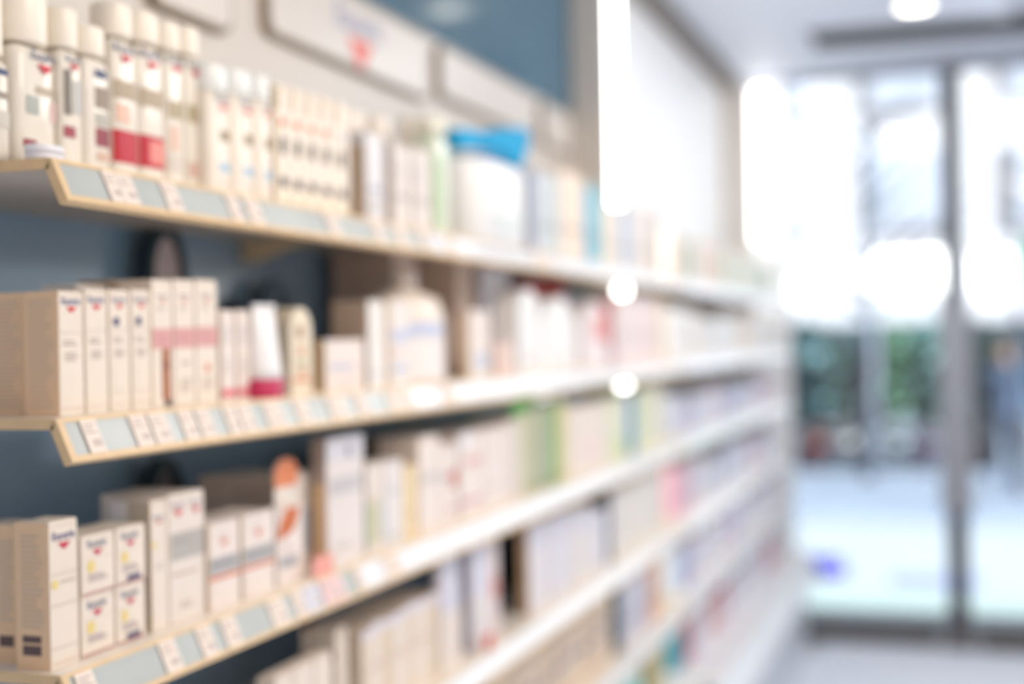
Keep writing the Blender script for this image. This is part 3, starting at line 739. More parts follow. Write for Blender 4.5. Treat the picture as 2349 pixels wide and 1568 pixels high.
carton(2, 1162, 1196, 966, 'taller white carton right before the sage green cartons, third shelf', col=PINKISH, sb=.02, dep=.08, pf=[('lines', .1, .2, .9, .28, 1, (214, 200, 200))])
for i, (a, b, t, d) in enumerate([(1040, 1062, 985, 'dark red bottle standing behind the red-brown marked carton'), (1118, 1146, 975, 'brown bottle behind the white cartons before the sage ones')]):
    bottle(2, a, b, t, t + 22, d, mat((126, 72, 66), .3), mat((112, 60, 54), .4), sb=.12, ex=.8, group='dark bottles in the back row of the third shelf')
G = 'sage green cartons on the third shelf'
for i, (a, b, t, c, d) in enumerate([(1198, 1222, 944, (206, 202, 168), 'pale sage carton, first of the green group, third shelf'), (1224, 1264, 934, (174, 182, 148), 'dull sage carton, widest of the green group, third shelf'), (1266, 1282, 926, (140, 178, 112), 'bright green narrow carton of the green group, third shelf'), (1284, 1302, 920, (226, 216, 160), 'pale yellow narrow carton closing the green group, third shelf')]):
    carton(2, a, b, t, d, col=c, sb=.02, dep=.06, pf=[('rect', .1, .06, .9, .12, tuple(int(v * .86) for v in c))], group=G)
# bright green leaf-shaped card
xo = -.936
lf = []
for px, py in [(1172, 952), (1178, 922), (1196, 908), (1222, 904), (1238, 906), (1226, 924), (1204, 940), (1192, 956)]:
    y = on_y(px, xo, 1.5); lf.append((y, on_z(py, xo, y)))
y0_, z0_ = lf[0]
lc = MB().prism([(p[0] - y0_, p[1] - z0_) for p in lf], mat((78, 170, 46), .4), 'x', -.001, .001)
lc.box(-.0015, .0015, .032, .036, ZT[2] - z0_ + .001, .005, mat((206, 210, 190), .5))
tag(lc.build('card', None, (xo, y0_, z0_)), 'bright green leaf-shaped card standing in front of the first sage carton', 'card')
carton(2, 1304, 1392, 936, 'big cream carton beyond the green group, third shelf', col=(238, 226, 214), sb=.02, dep=.08, pf=[('rect', .3, .2, .9, .5, (240, 220, 214))])
carton(2, 1394, 1454, 914, 'pale green-cream carton beside the big cream one, third shelf', col=(230, 230, 206), sb=.03, dep=.08, pf=[('rect', .3, .0, 1, .4, (214, 222, 180))])
carton(2, 1400, 1440, 892, 'green carton standing behind the pale green-cream one', col=(120, 180, 90), sb=.13, dep=.05)
carton(2, 1456, 1476, 908, 'strong blue narrow carton near the light bar, third shelf', col=(30, 130, 190), sb=.03, dep=.05)
for i, (a, b, t, c) in enumerate([(1478, 1502, 900, (222, 228, 190)), (1504, 1528, 890, (228, 230, 206)), (1530, 1560, 882, (220, 216, 196))]):
    carton(2, a, b, t, 'pale green-cream carton, %s past the blue one, third shelf' % ORD[i], col=c, sb=.03, dep=.07, flap=False, group='pale cartons at the end of the third shelf')

# ================================================================== fourth shelf, near bay
yr = on_y(772, XT - .04, ZT[3] + .04)
RV = lambda py: (on_z(py, XT - .08, yr) - ZT[3]) / .17
carton(3, 772, 800, 1388, 'carton with a dark red dot and red stripe on its shaded side, fourth shelf', col=(226, 214, 200), sb=.04, side=692, h=.17, ps=[('dot', .2, RV(1440), .10, (120, 24, 24)), ('rect', .12, RV(1512), .95, RV(1492), (150, 56, 52)), ('lines', .2, RV(1482), .8, RV(1468), 2, (160, 150, 142))])
for i, (a, b, t) in enumerate([(634, 676, 1556), (678, 722, 1534), (724, 764, 1512)]):
    carton(3, a, b, t, 'low white carton, %s of the row in front of the red-dot carton, fourth shelf' % ORD[i], col=(238, 226, 216), sb=.008, dep=.03, pf=[('rect', .2, .5, .8, .6, (214, 196, 190))], group='low white cartons at the near end of the fourth shelf')
G = 'slim cream cartons in a tight row on the fourth shelf'
xs_ = [832, 856, 880, 906, 932, 958, 984, 1006]
for i in range(7):
    carton(3, xs_[i], xs_[i + 1], 1452 - i * 14 - (6 if i % 3 == 1 else 0), 'slim cream carton, %s in the tight row after the red-dot carton, fourth shelf' % ORD[i], col=[(232, 218, 200), (238, 226, 216), (226, 208, 184), (238, 228, 220)][i % 4], sb=.03, dep=.10, pf=[('rect', .2, .5, .8, .58, (222, 196, 186)), ('rect', 0, .9, 1, 1, (226, 222, 236))], group=G)
carton(3, 905, 948, 1405, 'pale lilac carton top behind the slim row, fourth shelf', col=(214, 214, 232), sb=.15, dep=.08)
carton(3, 962, 1004, 1368, 'lilac-white block carton behind the far end of the slim row', col=(222, 222, 240), sb=.145, dep=.1)
G = 'tall lilac-white cartons on the fourth shelf'
carton(3, 1008, 1058, 1282, 'tall lilac-white carton, nearer of the pair before the dark gap', col=(216, 216, 234), sb=.03, side=1000, pf=[('rect', 0, 0, 1, .5, (232, 222, 216)), ('rect', .0, .0, .08, 1, (214, 196, 176))], group=G)
carton(3, 1084, 1122, 1246, 'tall lilac-white carton, farther of the pair, red edge mark', col=(222, 222, 240), sb=.03, side=1062, pf=[('rect', 0, 0, 1, .5, (230, 226, 228))], group=G)
carton(3, 1124, 1146, 1236, 'narrow pinkish carton right at the dark gap, fourth shelf', col=(232, 216, 216), sb=.03, dep=.06, pf=[('rect', .2, .4, .9, .6, (226, 160, 150))], group=G)
G = 'large lilac-white cartons on the fourth shelf'
for i, (a, b, t) in enumerate([(1214, 1262, 1206), (1264, 1310, 1186), (1312, 1356, 1172), (1358, 1394, 1178)]):
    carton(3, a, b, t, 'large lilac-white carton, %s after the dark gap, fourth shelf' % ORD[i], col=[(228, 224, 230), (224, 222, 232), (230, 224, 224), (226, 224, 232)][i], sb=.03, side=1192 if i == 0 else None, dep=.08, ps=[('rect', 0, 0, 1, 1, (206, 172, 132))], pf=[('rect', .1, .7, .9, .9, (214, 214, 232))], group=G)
for i, (a, b, t) in enumerate([(1412, 1440, 1130), (1442, 1470, 1112), (1472, 1500, 1096), (1502, 1530, 1082), (1532, 1558, 1072)]):
    carton(3, a, b, t, 'pale cream carton, %s after the dark wedge gap, fourth shelf' % ORD[i], col=[(230, 224, 222), (226, 220, 212), (232, 224, 212), (226, 222, 218), (222, 212, 196)][i], sb=.03, dep=.08, flap=False, group='pale cartons at the end of the fourth shelf')
GAP_SHADE = mat((26, 44, 54), .5, noise=.05)  # for boards added in the gaps, the shade is put into their colour
for sh, a, b, sb, lab in [(4, 1416, 1438, .036, 'added dark board for the gap shade between the tan cartons and coloured packs, fifth shelf'), (3, 1397, 1406, .030, 'added dark board for the gap shade after the large lilac-white cartons, fourth shelf'), (3, 1152, 1186, .20, 'added dark board for the shade in the gap of the fourth shelf')]:
    xf, ya, yb, z, h = place(sh, a, b, 0, sb, h=ZT[sh - 1] - .013 - ZT[sh])
    o = MB().box(-min(.16, xf - XB - .012), 0, 0, yb - ya - .001, 0, h, GAP_SHADE, .001).build('recess_tone_board', None, (xf, ya, z))
    tag(o, lab, 'stand-in board')
# red clip on the front edge of the fourth shelf
y = on_y(1124, XT, ZT[3])
cl = MB().box(-.004, .003, 0, .03, .0008, .032, mat((214, 70, 60), .4), .001)
tag(cl.build('shelf_clip', None, (XT - .006, y, ZT[3])), 'small red clip on the front edge of the fourth shelf', 'clip')

# ================================================================== fifth shelf and the deck below, near bay
G = 'tan book-like cartons on the fifth shelf'
xs_ = [1130, 1166, 1200, 1234, 1266, 1298, 1328, 1356, 1382, 1408]
for i in range(9):
    carton(4, xs_[i], xs_[i + 1], 0, 'tan carton with navy print, %s along the fifth shelf' % ORD[i], h=.20 + .012 * (i % 3), col=[(222, 198, 172), (214, 192, 170), (226, 206, 184)][i % 3], sb=.035, dep=.09, pf=[('rect', .15, .42, .85, .50, (92, 100, 140)), ('lines', .1, .6, .9, .75, 3, (180, 166, 160)), ('rect', .0, 0, .06, 1, (236, 206, 160))], group=G)
G = 'coloured slim packs on the fifth shelf'
cs = [(210, 212, 224), (196, 200, 224), (222, 214, 216), (176, 180, 214), (226, 206, 200), (222, 150, 110), (214, 192, 156)]
for i in range(7):
    carton(4, 1440 + i * 17, 1456 + i * 17, 0, '%s slim pack, %s past the dark gap on the fifth shelf' % (['grey-lilac', 'blue-lilac', 'off-white', 'violet', 'pinkish', 'orange', 'tan'][i], ORD[i]), h=.195 + .008 * (i % 2), col=cs[i], sb=.035, dep=.08, flap=False, pf=[('rect', .1, .3, .9, .4, tuple(int(v * .8) for v in cs[i]))], group=G)
bottle(5, 1458, 1504, 0, 0, 'turquoise bottle standing on the low deck at the far end of the near bay', mat((70, 206, 206), .25), mat((190, 236, 236), .3), sb=.03, ex=.8, h=.17, hc=.13)
G = 'brown packs on the deck of the near bay'
for i, a in enumerate([1330, 1358, 1386, 1414, 1512, 1536]):
    carton(5, a, a + 25, 0, '%s pack, %s along the low deck of the near bay' % ('grey-tan' if i < 4 else 'olive', ORD[i]), h=.19, col=(206, 196, 186) if i < 4 else (176, 164, 112), sb=.05, dep=.08, flap=False, group=G)

# ================================================================== far bay
rnd = random.Random(21)
PALS = {0: [(232, 222, 212), (220, 208, 196), (206, 214, 202), (210, 224, 210), (232, 226, 224), (236, 216, 206)],
        1: [(240, 240, 242), (232, 236, 238), (240, 230, 220), (236, 238, 240), (230, 228, 228)],
        2: [(196, 204, 222), (222, 200, 214), (180, 196, 220), (226, 220, 228), (206, 216, 236), (232, 234, 240)],
        3: [(226, 182, 200), (220, 190, 206), (232, 228, 234), (226, 224, 234), (206, 210, 228), (236, 234, 240)],
        4: [(206, 220, 238), (190, 186, 222), (214, 222, 236), (226, 216, 226), (222, 224, 236)],
        5: [(60, 150, 170), (200, 60, 70), (214, 214, 228), (226, 222, 230), (206, 190, 200), (214, 140, 136), (222, 226, 236)]}
HT = {0: (.15, .19), 1: (.14, .19), 2: (.10, .15), 3: (.12, .18), 4: (.12, .18), 5: (.10, .16)}
for k in range(6):
    y = Y1 + .13
    i = 0
    while y < Y2 - .16 and i < 20:
        w = rnd.uniform(.11, .165)
        pal = PALS[k]
        c = pal[i % len(pal)] if i < len(pal) else rnd.choice(pal[1:])
        h = rnd.uniform(*HT[k])
        xf = XT + XOFF['far'] - rnd.uniform(.03, .05)
        d = .08
        zb = ZT[k]
        mm = mat(c, .4, noise=.03)
        mb = MB().box(-d, 0, 0, w - .004, 0, h, mm, .003)
        prints(mb, [('rect', .12, .3, .88, .45, tuple(int(v * .88) for v in c)), ('lines', .2, .6, .8, .8, 3, tuple(int(v * .9) for v in c))], lambda u, v: (.0004, u, v), w - .004, h)
        o = mb.build('carton', None, (xf, y, zb))
        tag(o, 'blurred %s carton, %s beyond the light post on the far bay\'s %s shelf' % (('pink' if c == (226, 182, 200) else 'red' if c == (200, 60, 70) else 'teal' if c == (60, 150, 170) else cname(c)), ORD[i], SHELF_WORD[k]), 'carton', 'cartons on the %s shelf of the far bay' % SHELF_WORD[k])
        y += w + (.03 if rnd.random() < .15 else 0)
        i += 1

# ================================================================== price tags in the rails
TAGP = mat((246, 234, 224), .65, noise=.02, spec=.2)
TAGS = mat((250, 250, 252), .12, noise=0, coat=.8)
def price_tags(k, spans, special=()):
    for i, (a, b) in enumerate(spans):
        x, dz = lip_pt(.48)
        ya, yb = on_y(a, XT, ZT[k]), on_y(b, XT, ZT[k])
        pk = None
        sp_ = [s for s in special if s[0] == i]
        m = mat(sp_[0][1], .6, spec=.2) if sp_ else TAGP
        q = [lip_pt(.09, .0026), lip_pt(.09, .0034), lip_pt(.87, .0034), lip_pt(.87, .0026)]
        c0 = lip_pt(.48, .003)
        mb = MB().prism([(p[0] - c0[0], p[1] - c0[1]) for p in q], m, 'y', 0, yb - ya)
        def to(u, v):
            p = lip_pt(.86 - .76 * v, .0036)
            return (p[0] - c0[0], u * (yb - ya), p[1] - c0[1])
        prints(mb, [('lines', .12, .55, .9, .92, 3, (196, 178, 172)), ('rect', .35, .18, .9, .40, (206, 190, 184))], to, 1, 1)
        o = mb.build('price_tag', None, (c0[0], ya, ZT[k] + c0[1]))
        tag(o, '%s price tag, %s from the near end in the rail of the %s shelf' % (sp_[0][2] if sp_ else 'white', ORD[i], SHELF_WORD[k]), 'price tag', 'price tags in the %s shelf rail' % SHELF_WORD[k])
price_tags(0, [(222, 252), (254, 288), (356, 390), (505, 530), (548, 578), (735, 758), (842, 862), (892, 916), (950, 966), (1010, 1030), (1216, 1252)])
price_tags(1, [(172, 208), (284, 322), (328, 366), (396, 428), (436, 466), (500, 528), (532, 560), (592, 628), (662, 690), (738, 774), (800, 824), (876, 932), (1000, 1030)])
price_tags(2, [(160, 200), (352, 388), (438, 470), (494, 526), (602, 636), (656, 680), (682, 716), (722, 770), (800, 816), (866, 904)], special=[(7, (244, 212, 214), 'pale pink'), (6, (226, 232, 248), 'bluish')])
# pink flag on the third shelf's edge above the pink tag
xa = XT - .004
ya, yb = on_y(718, xa, ZT[2]), on_y(764, xa, ZT[2])
fg = MB().box(-.001, .001, 0, yb - ya, .0006, .03, mat((244, 170, 158), .4))
tag(fg.build('card', None, (xa, ya, ZT[2])), 'small pink card standing on the third shelf edge above the pale pink price tag', 'card')

# ================================================================== plaques on the header panel
PLQ = mat((212, 205, 198), .3, noise=.02)
EDGE = mat((150, 136, 118), .5)
def plaque(px0, px1, py_low, h, label, logo):
    x = XB
    y0 = on_y(px0, x, 2.2); y1 = on_y(px1, x, 2.2)
    zl = on_z(py_low, x, y0)
    h = min(h, z_cream - zl - .012)
    w = y1 - y0
    def rr(ins, r):
        pts = []
        for cx, cy, a0 in ((w - ins - r, ins + r, -90), (w - ins - r, h - ins - r, 0), (ins + r, h - ins - r, 90), (ins + r, ins + r, 180)):
            for k in range(6):
                t = math.radians(a0 + 18 * k)
                pts.append((cx + r * cos(t), cy + r * sin(t)))
        return pts
    o = empty('header_sign', (x, y0, zl), label, 'sign', 'raised plaques on the cream header')
    MB().prism(rr(0, .03), EDGE, 'x', .0005, .016).build('edge', o)
    MB().prism(rr(.011, .024), PLQ, 'x', .016, .0185).build('face', o)
    if logo:
        g = MB()
        a, c1, c2 = logo
        prints(g, [('text', 'Eucerin', a, .50, .28, c1), ('tri', a + .005, .43, .16, .08, c2)], lambda u, v: (.0190, u, v), w, h)
        g.build('logo', o)
plaque(330, 520, 10, .3, 'raised cream plaque at the near end of the header above the bottles', None)
plaque(600, 972, 78, .3, 'raised cream plaque with a blue wordmark and red wedge on the header', (.50, (130, 138, 178), (236, 110, 100)))
plaque(998, 1220, 222, .3, 'blank raised cream plaque right of the wordmark plaque on the header', None)
plaque(1236, 1302, 330, .3, 'faint raised cream plaque on the header nearest the light post', None)

# ================================================================== ceiling lights
def downlight(x, y, label, glow=40):
    r = empty('ceiling_downlight', (x, y, CEIL), label, 'light', 'round ceiling downlights')
    MB().lathe([(.075, -.012), (.09, -.008), (.09, -.0008)], mat((232, 232, 234), .4)).build('rim', r)
    MB().lathe([(.068, -.0138), (.070, -.0122)], mat((255, 248, 236), emit=glow)).build('lamp', r)
p = on_level(2098, 8, CEIL)
downlight(p.x, p.y, 'round glowing downlight in the ceiling seen near the dark slot vent', 7)
for x, y, d in [(-.46, 5.47, 'downlight in the ceiling before the far bay, seen mirrored in the dark glass'), (.9, 4.9, 'downlight in the ceiling over the aisle'), (.7, 2.6, 'downlight in the ceiling over the near aisle')]:
    downlight(x, y, d)

# ================================================================== outside the shopfront
def sunlit(c, k=.2):
    """surface tone of something that stands in full sun, so several times brighter lit than the shop"""
    return tuple(int(round(255 * (12.92 * v * k if v * k < .0031 else 1.055 * (v * k) ** (1 / 2.4) - .055))) for v in lin(c))
struct(MB().box(-14, 30, YG + .12, 12.6, -.12, -.02, mat(sunlit((224, 239, 253), .185), .7, noise=.05, scale=2)).build('sidewalk'))
struct(MB().box(-40, 60, 12.6, 70, -.2, -.10, mat(sunlit((196, 220, 250), .165), .7, noise=.05, scale=1)).build('road'))
for nm, y0_, y1_, c in (('road_marking', on_level(2000, 1392, -.02).y, on_level(2000, 1358, -.02).y, (208, 238, 236)),):
    a = on_level(1850, 1380, -.02).x
    struct(MB().box(a, 8, y0_, y1_, -.0195, -.017, mat(sunlit(c), .7)).build(nm))
a, b = on_level(2040, 1345, -.02), on_level(2180, 1320, -.02)
struct(MB().box(a.x, b.x + .2, a.y, b.y, -.0195, -.017, mat(sunlit((172, 188, 242)), .7)).build('sidewalk_marking'))
p = on_level(1896, 1318, -.02)
dv = MB().lathe([(.13, 0), (.15, .01), (.15, .08), (.11, .12), (.03, .13)], mat(sunlit((8, 18, 236)), .5), n=20)
tag(dv.build('bollard_cap', None, (p.x, p.y, -.02)), 'small bright blue domed marker on the pavement outside', 'marker')

# facade across the street
def facade(x0, x1, y, h, col, label, cols, rows):
    r = empty('street_building', (x0, y, -.1), label, 'building')
    W = x1 - x0
    MB().box(0, W, 0, 6, 0, h, mat(col, .7, noise=.05, scale=.6)).build('wall', r)
    MB().box(-.2, W + .2, -.25, 0, h - .4, h, mat(tuple(int(c * .92) for c in col), .7)).build('cornice', r)
    for i in range(cols):
        for j in range(rows):
            xa = W * (i + .25) / cols; xb = W * (i + .75) / cols
            za = 4.2 + (h - 5) * j / rows; zb = za + (h - 5) / rows * .6
            f = MB().box(xa - .1, xb + .1, -.06, -.001, za - .1, zb + .1, mat(sunlit((230, 232, 238), .78), .5)).build('window', r)
            MB().box(xa, xb, -.075, -.061, za, zb, mat(sunlit((214, 224, 242), .72), .4)).build('pane', f)
    MB().box(.02, W - .02, -.05, -.001, .12, 2.05, mat(sunlit((96, 130, 144), .3), .4, noise=.3, scale=1.2)).build('shop_window', r)
facade(-14, 3.2, 31, 13, sunlit((238, 240, 245), .80), 'pale building across the street with tall windows', 6, 3)
facade(3.65, 20, 31, 12, sunlit((246, 242, 238), .85), 'warm white building across the street beside the pale one', 6, 3)
def awning(px0, px1, py0, py1, y, label):
    a, b = on_plane_y(px0, py0, y), on_plane_y(px1, py1, y)
    r = empty('awning', (a.x, y, b.z), label, 'awning', 'white awnings across the street')
    w, h = b.x - a.x, a.z - b.z
    MB().prism([(0, h), (0, h - .06), (-.9, -.02), (-.9, .04)], mat((252, 252, 252), .6, noise=0), 'x', 0, w).build('canopy', r) if False else None
    m = MB()
    m.add([(0, 0, h), (w, 0, h), (w, -1.0, .25 * h), (0, -1.0, .25 * h), (0, -1.0, 0), (w, -1.0, 0)], [(0, 1, 2, 3), (3, 2, 5, 4)], mat((252, 252, 252), .6, noise=0))
    m.build('canopy', r)
    e = MB()
    for x in (.02, w - .05):
        e.tube([(x, 0, h * .2), (x, -.97, .05)], .02, mat((200, 200, 204), .4))
    e.build('arm', r)
awning(1972, 2168, 585, 690, 29.5, 'white awning seen left of the dark mullion')
awning(2232, 2330, 585, 700, 28.9, 'white awning seen right of the dark mullion')
awning(1730, 1860, 640, 705, 29.3, 'white awning half hidden behind the far bay end')

def shrub(px, py_base, py_top, wpx, y, col, label, seed, pot=None):
    b = on_plane_y(px, py_base, y); t = on_plane_y(px, py_top, y)
    z0_ = -.10
    r = empty('potted_shrub', (b.x, y, z0_), label, 'shrub', 'potted shrubs across the road')
    h = t.z - z0_; w = wpx / FPX * y * .8 / 2
    rn = random.Random(seed)
    ph = .42
    pc = pot or (120, 116, 116)
    MB().lathe([(.13, 0), (.17, ph - .05), (.19, ph - .05), (.19, ph), (.16, ph)], mat(sunlit(pc, .3), .6), n=18).build('pot', r)
    MB().tube([(0, 0, ph - .05), (rn.uniform(-.04, .04), 0, h * .55), (0, 0, h * .8)], .04, mat((84, 66, 54), .8), 7).build('stem', r)
    f = MB()
    mm = [mat(tuple(max(0, min(255, int(c * q))) for c in sunlit(col, 1.0)), .7, noise=.1) for q in (.75, 1, 1.2)]
    for i in range(420):
        u, v = rn.uniform(0, 2 * pi), rn.uniform(-1, 1)
        q = rn.random() ** .4
        cz = (ph + h) / 2 + (h - ph) / 2 * v * q
        rr = w * sqrt(max(0, 1 - (v * q) ** 2)) * q * (1.15 - .35 * (cz / h))
        c = Vector((rr * cos(u), rr * sin(u), cz))
        n = Vector((rn.uniform(-1, 1), rn.uniform(-1, 1), rn.uniform(-.3, 1))).normalized()
        a = n.orthogonal().normalized(); d = n.cross(a)
        s = rn.uniform(.06, .11)
        f.add([c - a * s * 1.5, c + d * s * .7, c + a * s * 1.5, c - d * s * .7], [(0, 1, 2, 3)], mm[i % 3])
    f.build('foliage', r)
SHR = [(1850, 726, 110, 19.0, (40, 78, 84), 'dark teal shrub closest to the shelf end outside', None), (1912, 760, 90, 20.7, (58, 84, 82), 'grey-green shrub with red blooms at its foot outside', None), (1980, 800, 90, 19.3, (52, 70, 76), 'low dark shrub in the middle of the row outside', (226, 226, 230)),
       (2050, 740, 110, 20.9, (60, 104, 84), 'green shrub in a pale pot left of the mullion outside', (206, 220, 228)), (2125, 735, 110, 19.5, (56, 96, 96), 'blue-green shrub next to the mullion outside', None), (2258, 735, 74, 18.6, (26, 62, 66), 'pointed dark green shrub right of the mullion outside', None), (2335, 800, 100, 20.3, (48, 86, 110), 'bluish shrub cut by the picture edge outside', None)]
for i, (px, pt, wp, y, c, d, pot) in enumerate(SHR):
    shrub(px, 1020, pt, wp, y, c, d, 40 + i, pot)
# pale planters and blooms before the shrubs
for px, c, d in [(1932, (232, 236, 242), 'white planter tub standing before the shrubs outside'), (2052, (206, 224, 234), 'pale blue planter tub left of the purple one outside'), (2118, (120, 88, 140), 'purple planter tub next to the mullion outside'), (1868, (190, 96, 100), 'red planter tub by the shelf end outside')]:
    y = 18.4
    q = on_plane_y(px, 1000, y)
    r = empty('planter', (q.x, y, -.10), d, 'planter', 'planter tubs across the road')
    MB().lathe([(.12, 0), (.16, .34), (.175, .34), (.175, .40), (.14, .40)], mat(sunlit(c, .3), .5), n=20).build('tub', r)
    rn = random.Random(px)
    fl_ = MB()
    for i in range(90):
        a = rn.uniform(0, 2 * pi); rr = .13 * sqrt(rn.random())
        cc = Vector((rr * cos(a), rr * sin(a), .44 + rn.uniform(0, .14)))
        e = Vector((rn.uniform(-1, 1), rn.uniform(-1, 1), 0)).normalized() * .05
        fl_.add([cc - e, cc + Vector((0, 0, .05)), cc + e, cc - Vector((0, 0, .03))], [(0, 1, 2, 3)], mat(sunlit((90, 110, 96) if i % 3 else c, .3), .6, noise=.05))
    fl_.build('foliage', r)

# bare street tree and sign pole
def tree(px, y, label, seed):
    b = on_plane_y(px, 900, y)
    r = empty('street_tree', (b.x, y, -.1), label, 'tree')
    rn = random.Random(seed)
    m = mat(sunlit((160, 172, 196), .3), .8)
    mb = MB()
    mb.tube([(0, 0, 0), (.06, 0, 1.6), (.0, .05, 3.0), (.1, 0, 4.4)], .09, m, 8, .05)
    mb.build('trunk', r)
    bb = MB()
    for i in range(22):
        z = rn.uniform(1.9, 4.2); a = rn.uniform(0, 2 * pi); L = rn.uniform(.7, 1.7)
        p0 = Vector((.05, 0, z)); p1 = p0 + Vector((cos(a) * L * .5, sin(a) * L * .5, L * .35)); p2 = p1 + Vector((cos(a + .4) * L * .5, sin(a + .4) * L * .5, L * .3))
        bb.tube([p0, p1, p2], .028, m, 5, .008)
    bb.build('branches', r)
tree(1990, 17.2, 'bare pale street tree seen through the left pane', 5)

y = 15.4
a = on_plane_y(2336, 620, y)
sp_ = empty('street_sign', (a.x, y, -.1), 'dark pole with a green sign plate outside, beside the picture edge', 'sign')
MB().tube([(0, 0, 0), (0, 0, 3.9)], .05, mat(sunlit((80, 96, 124), .3), .5), 10).build('pole', sp_)
MB().box(.05, .62, -.03, .03, a.z - .12, a.z + .42, mat(sunlit((90, 220, 170), .4), .5), .01).build('sign_plate', sp_)

# person walking past outside
def person(px, y):
    p = on_plane_y(px, 1000, y)
    J = {'pel': (0, 0, .93), 'sp': (0, 0, 1.12), 'ch': (0, .01, 1.32), 'nk': (0, .0, 1.46), 'hd': (0, -.02, 1.56), 'tp': (0, -.02, 1.68),
         'hl': (-.09, 0, .90), 'kl': (-.10, -.10, .50), 'al': (-.10, .06, .09), 'tl': (-.10, -.08, .04), 'hr': (.09, 0, .90), 'kr': (.10, .04, .50), 'ar': (.10, .26, .13), 'tr': (.10, .16, .04),
         'sl': (-.18, .01, 1.38), 'el': (-.23, .06, 1.12), 'wl': (-.22, -.06, .90), 'fl': (-.21, -.09, .82), 'sr': (.18, .01, 1.38), 'er': (.23, .02, 1.12), 'wr': (.22, -.02, .88), 'fr': (.21, -.04, .80)}
    RAD = {'pel': .14, 'sp': .13, 'ch': .15, 'nk': .06, 'hd': .09, 'tp': .075, 'hl': .10, 'kl': .065, 'al': .045, 'tl': .04, 'hr': .10, 'kr': .065, 'ar': .045, 'tr': .04, 'sl': .075, 'el': .05, 'wl': .035, 'fl': .03, 'sr': .075, 'er': .05, 'wr': .035, 'fr': .03}
    E_ = [('pel', 'sp'), ('sp', 'ch'), ('ch', 'nk'), ('nk', 'hd'), ('hd', 'tp'), ('pel', 'hl'), ('hl', 'kl'), ('kl', 'al'), ('al', 'tl'), ('pel', 'hr'), ('hr', 'kr'), ('kr', 'ar'), ('ar', 'tr'), ('ch', 'sl'), ('sl', 'el'), ('el', 'wl'), ('wl', 'fl'), ('ch', 'sr'), ('sr', 'er'), ('er', 'wr'), ('wr', 'fr')]
    ks = list(J)
    me = bpy.data.meshes.new('person')
    me.from_pydata([J[k] for k in ks], [(ks.index(a), ks.index(b)) for a, b in E_], [])
    o = bpy.data.objects.new('person', me)
    COL.objects.link(o)
    o.modifiers.new('skin', 'SKIN'); s = o.modifiers.new('sub', 'SUBSURF'); s.levels = s.render_levels = 2
    for i, k in enumerate(ks):
        me.skin_vertices[0].data[i].radius = (RAD[k], RAD[k] * (.72 if k in ('pel', 'sp', 'ch') else 1))
        me.skin_vertices[0].data[i].use_root = k == 'pel'
    bpy.context.view_layer.update()
    m2 = bpy.data.meshes.new_from_object(o.evaluated_get(bpy.context.evaluated_depsgraph_get()))
    o.modifiers.clear(); o.data = m2
    m2.materials.clear()
    for c in ((84, 118, 160), (84, 112, 150), (222, 178, 152), (50, 46, 50)):
        m2.materials.append(mat(sunlit(c, .35), .7, noise=.08))
    for f in m2.polygons:
        c = f.center; f.use_smooth = True
        f.material_index = 3 if c.z < .08 else 2 if (c.z > 1.47 or (abs(c.x) > .16 and c.z < .89)) else 1 if c.z < .95 else 0
    o.location = (p.x, y, -.10)
    tag(o, 'person in blue jacket and jeans walking past the shopfront outside', 'person')
    hr = MB().lathe([(.06, 1.50), (.098, 1.56), (.106, 1.64), (.085, 1.70), (.03, 1.73)], mat((60, 46, 40), .7), 0, .012, 1, 1, 18)
    hr.build('hair', o)
person(2304, 15.6)

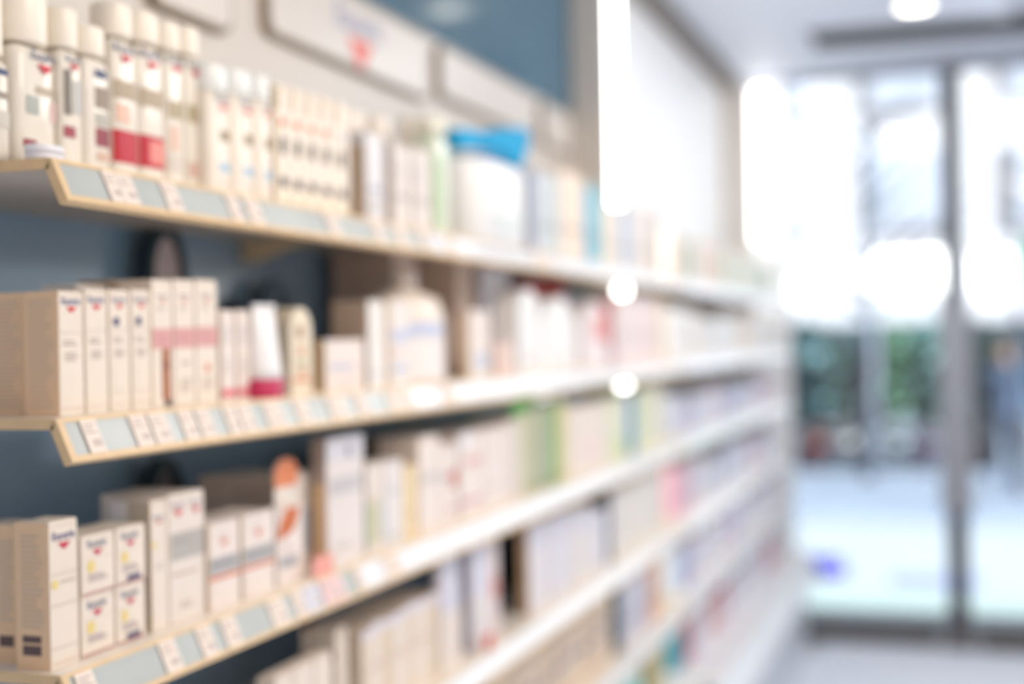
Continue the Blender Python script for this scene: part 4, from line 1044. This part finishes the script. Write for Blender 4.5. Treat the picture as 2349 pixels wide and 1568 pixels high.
# ================================================================== light
w_ = bpy.data.worlds.new('sky'); SC.world = w_
w_.use_nodes = True
nt = w_.node_tree
bg = nt.nodes['Background']
tc = nt.nodes.new('ShaderNodeTexCoord'); sx = nt.nodes.new('ShaderNodeSeparateXYZ'); rp = nt.nodes.new('ShaderNodeValToRGB')
rp.color_ramp.elements[0].color = (.60, .455, .335, 1); rp.color_ramp.elements[0].position = .12  # warm end behind the camera added as room fill
rp.color_ramp.elements[1].color = (.97, .99, 1.0, 1); rp.color_ramp.elements[1].position = .80
mr = nt.nodes.new('ShaderNodeMapRange'); mr.inputs[1].default_value = -1; mr.inputs[2].default_value = 1; nt.links.new(sx.outputs['Y'], mr.inputs[0]); nt.links.new(tc.outputs['Generated'], sx.inputs[0]); nt.links.new(mr.outputs[0], rp.inputs['Fac']); nt.links.new(rp.outputs['Color'], bg.inputs['Color'])
bg.inputs['Strength'].default_value = 1.25

def lamp(name, kind, loc, target, energy, color, size=1.0, size_y=None, **k):
    l = bpy.data.lights.new(name, kind)
    l.energy = energy; l.color = color
    if kind == 'AREA':
        l.size = size
        if size_y:
            l.shape = 'RECTANGLE'; l.size_y = size_y
    o = bpy.data.objects.new(name, l); COL.objects.link(o)
    o.location = loc
    o.rotation_euler = (Vector(target) - Vector(loc)).to_track_quat('-Z', 'Y').to_euler()
    return o
s = lamp('sun', 'SUN', (7.5, -1.6, 6.0), (0, 0, 0), 31, (1, .97, .92)); s.data.angle = .02
lamp('fill_warm', 'AREA', (.55, 1.9, 3.08), (-.6, 1.9, 1.2), 50, (1, .85, .69), .8, 1.6)  # added warm fill without a fixture, evens out the near fronts
lamp('fill_mid', 'AREA', (.5, 4.4, 3.08), (-.7, 4.4, 1.0), 36, (1, .95, .90), .8, 1.6)  # added fill without a fixture for the middle of the unit
lamp('fill_far', 'AREA', (.4, 6.4, 3.08), (-.3, 6.4, 1.0), 42, (.93, .97, 1), .8, 1.4)  # added cool fill without a fixture, brightens the far wall and rails

SC.view_settings.view_transform = 'Standard'
SC.view_settings.look = 'None'
SC.view_settings.exposure = 0
SC.view_settings.gamma = 1
SC.cycles.use_denoising = True
SC.cycles.max_bounces = 8
SC.cycles.transmission_bounces = 6
SC.cycles.transparent_max_bounces = 8
SC.cycles.caustics_refractive = False
SC.cycles.caustics_reflective = False
SC.cycles.sample_clamp_indirect = 4
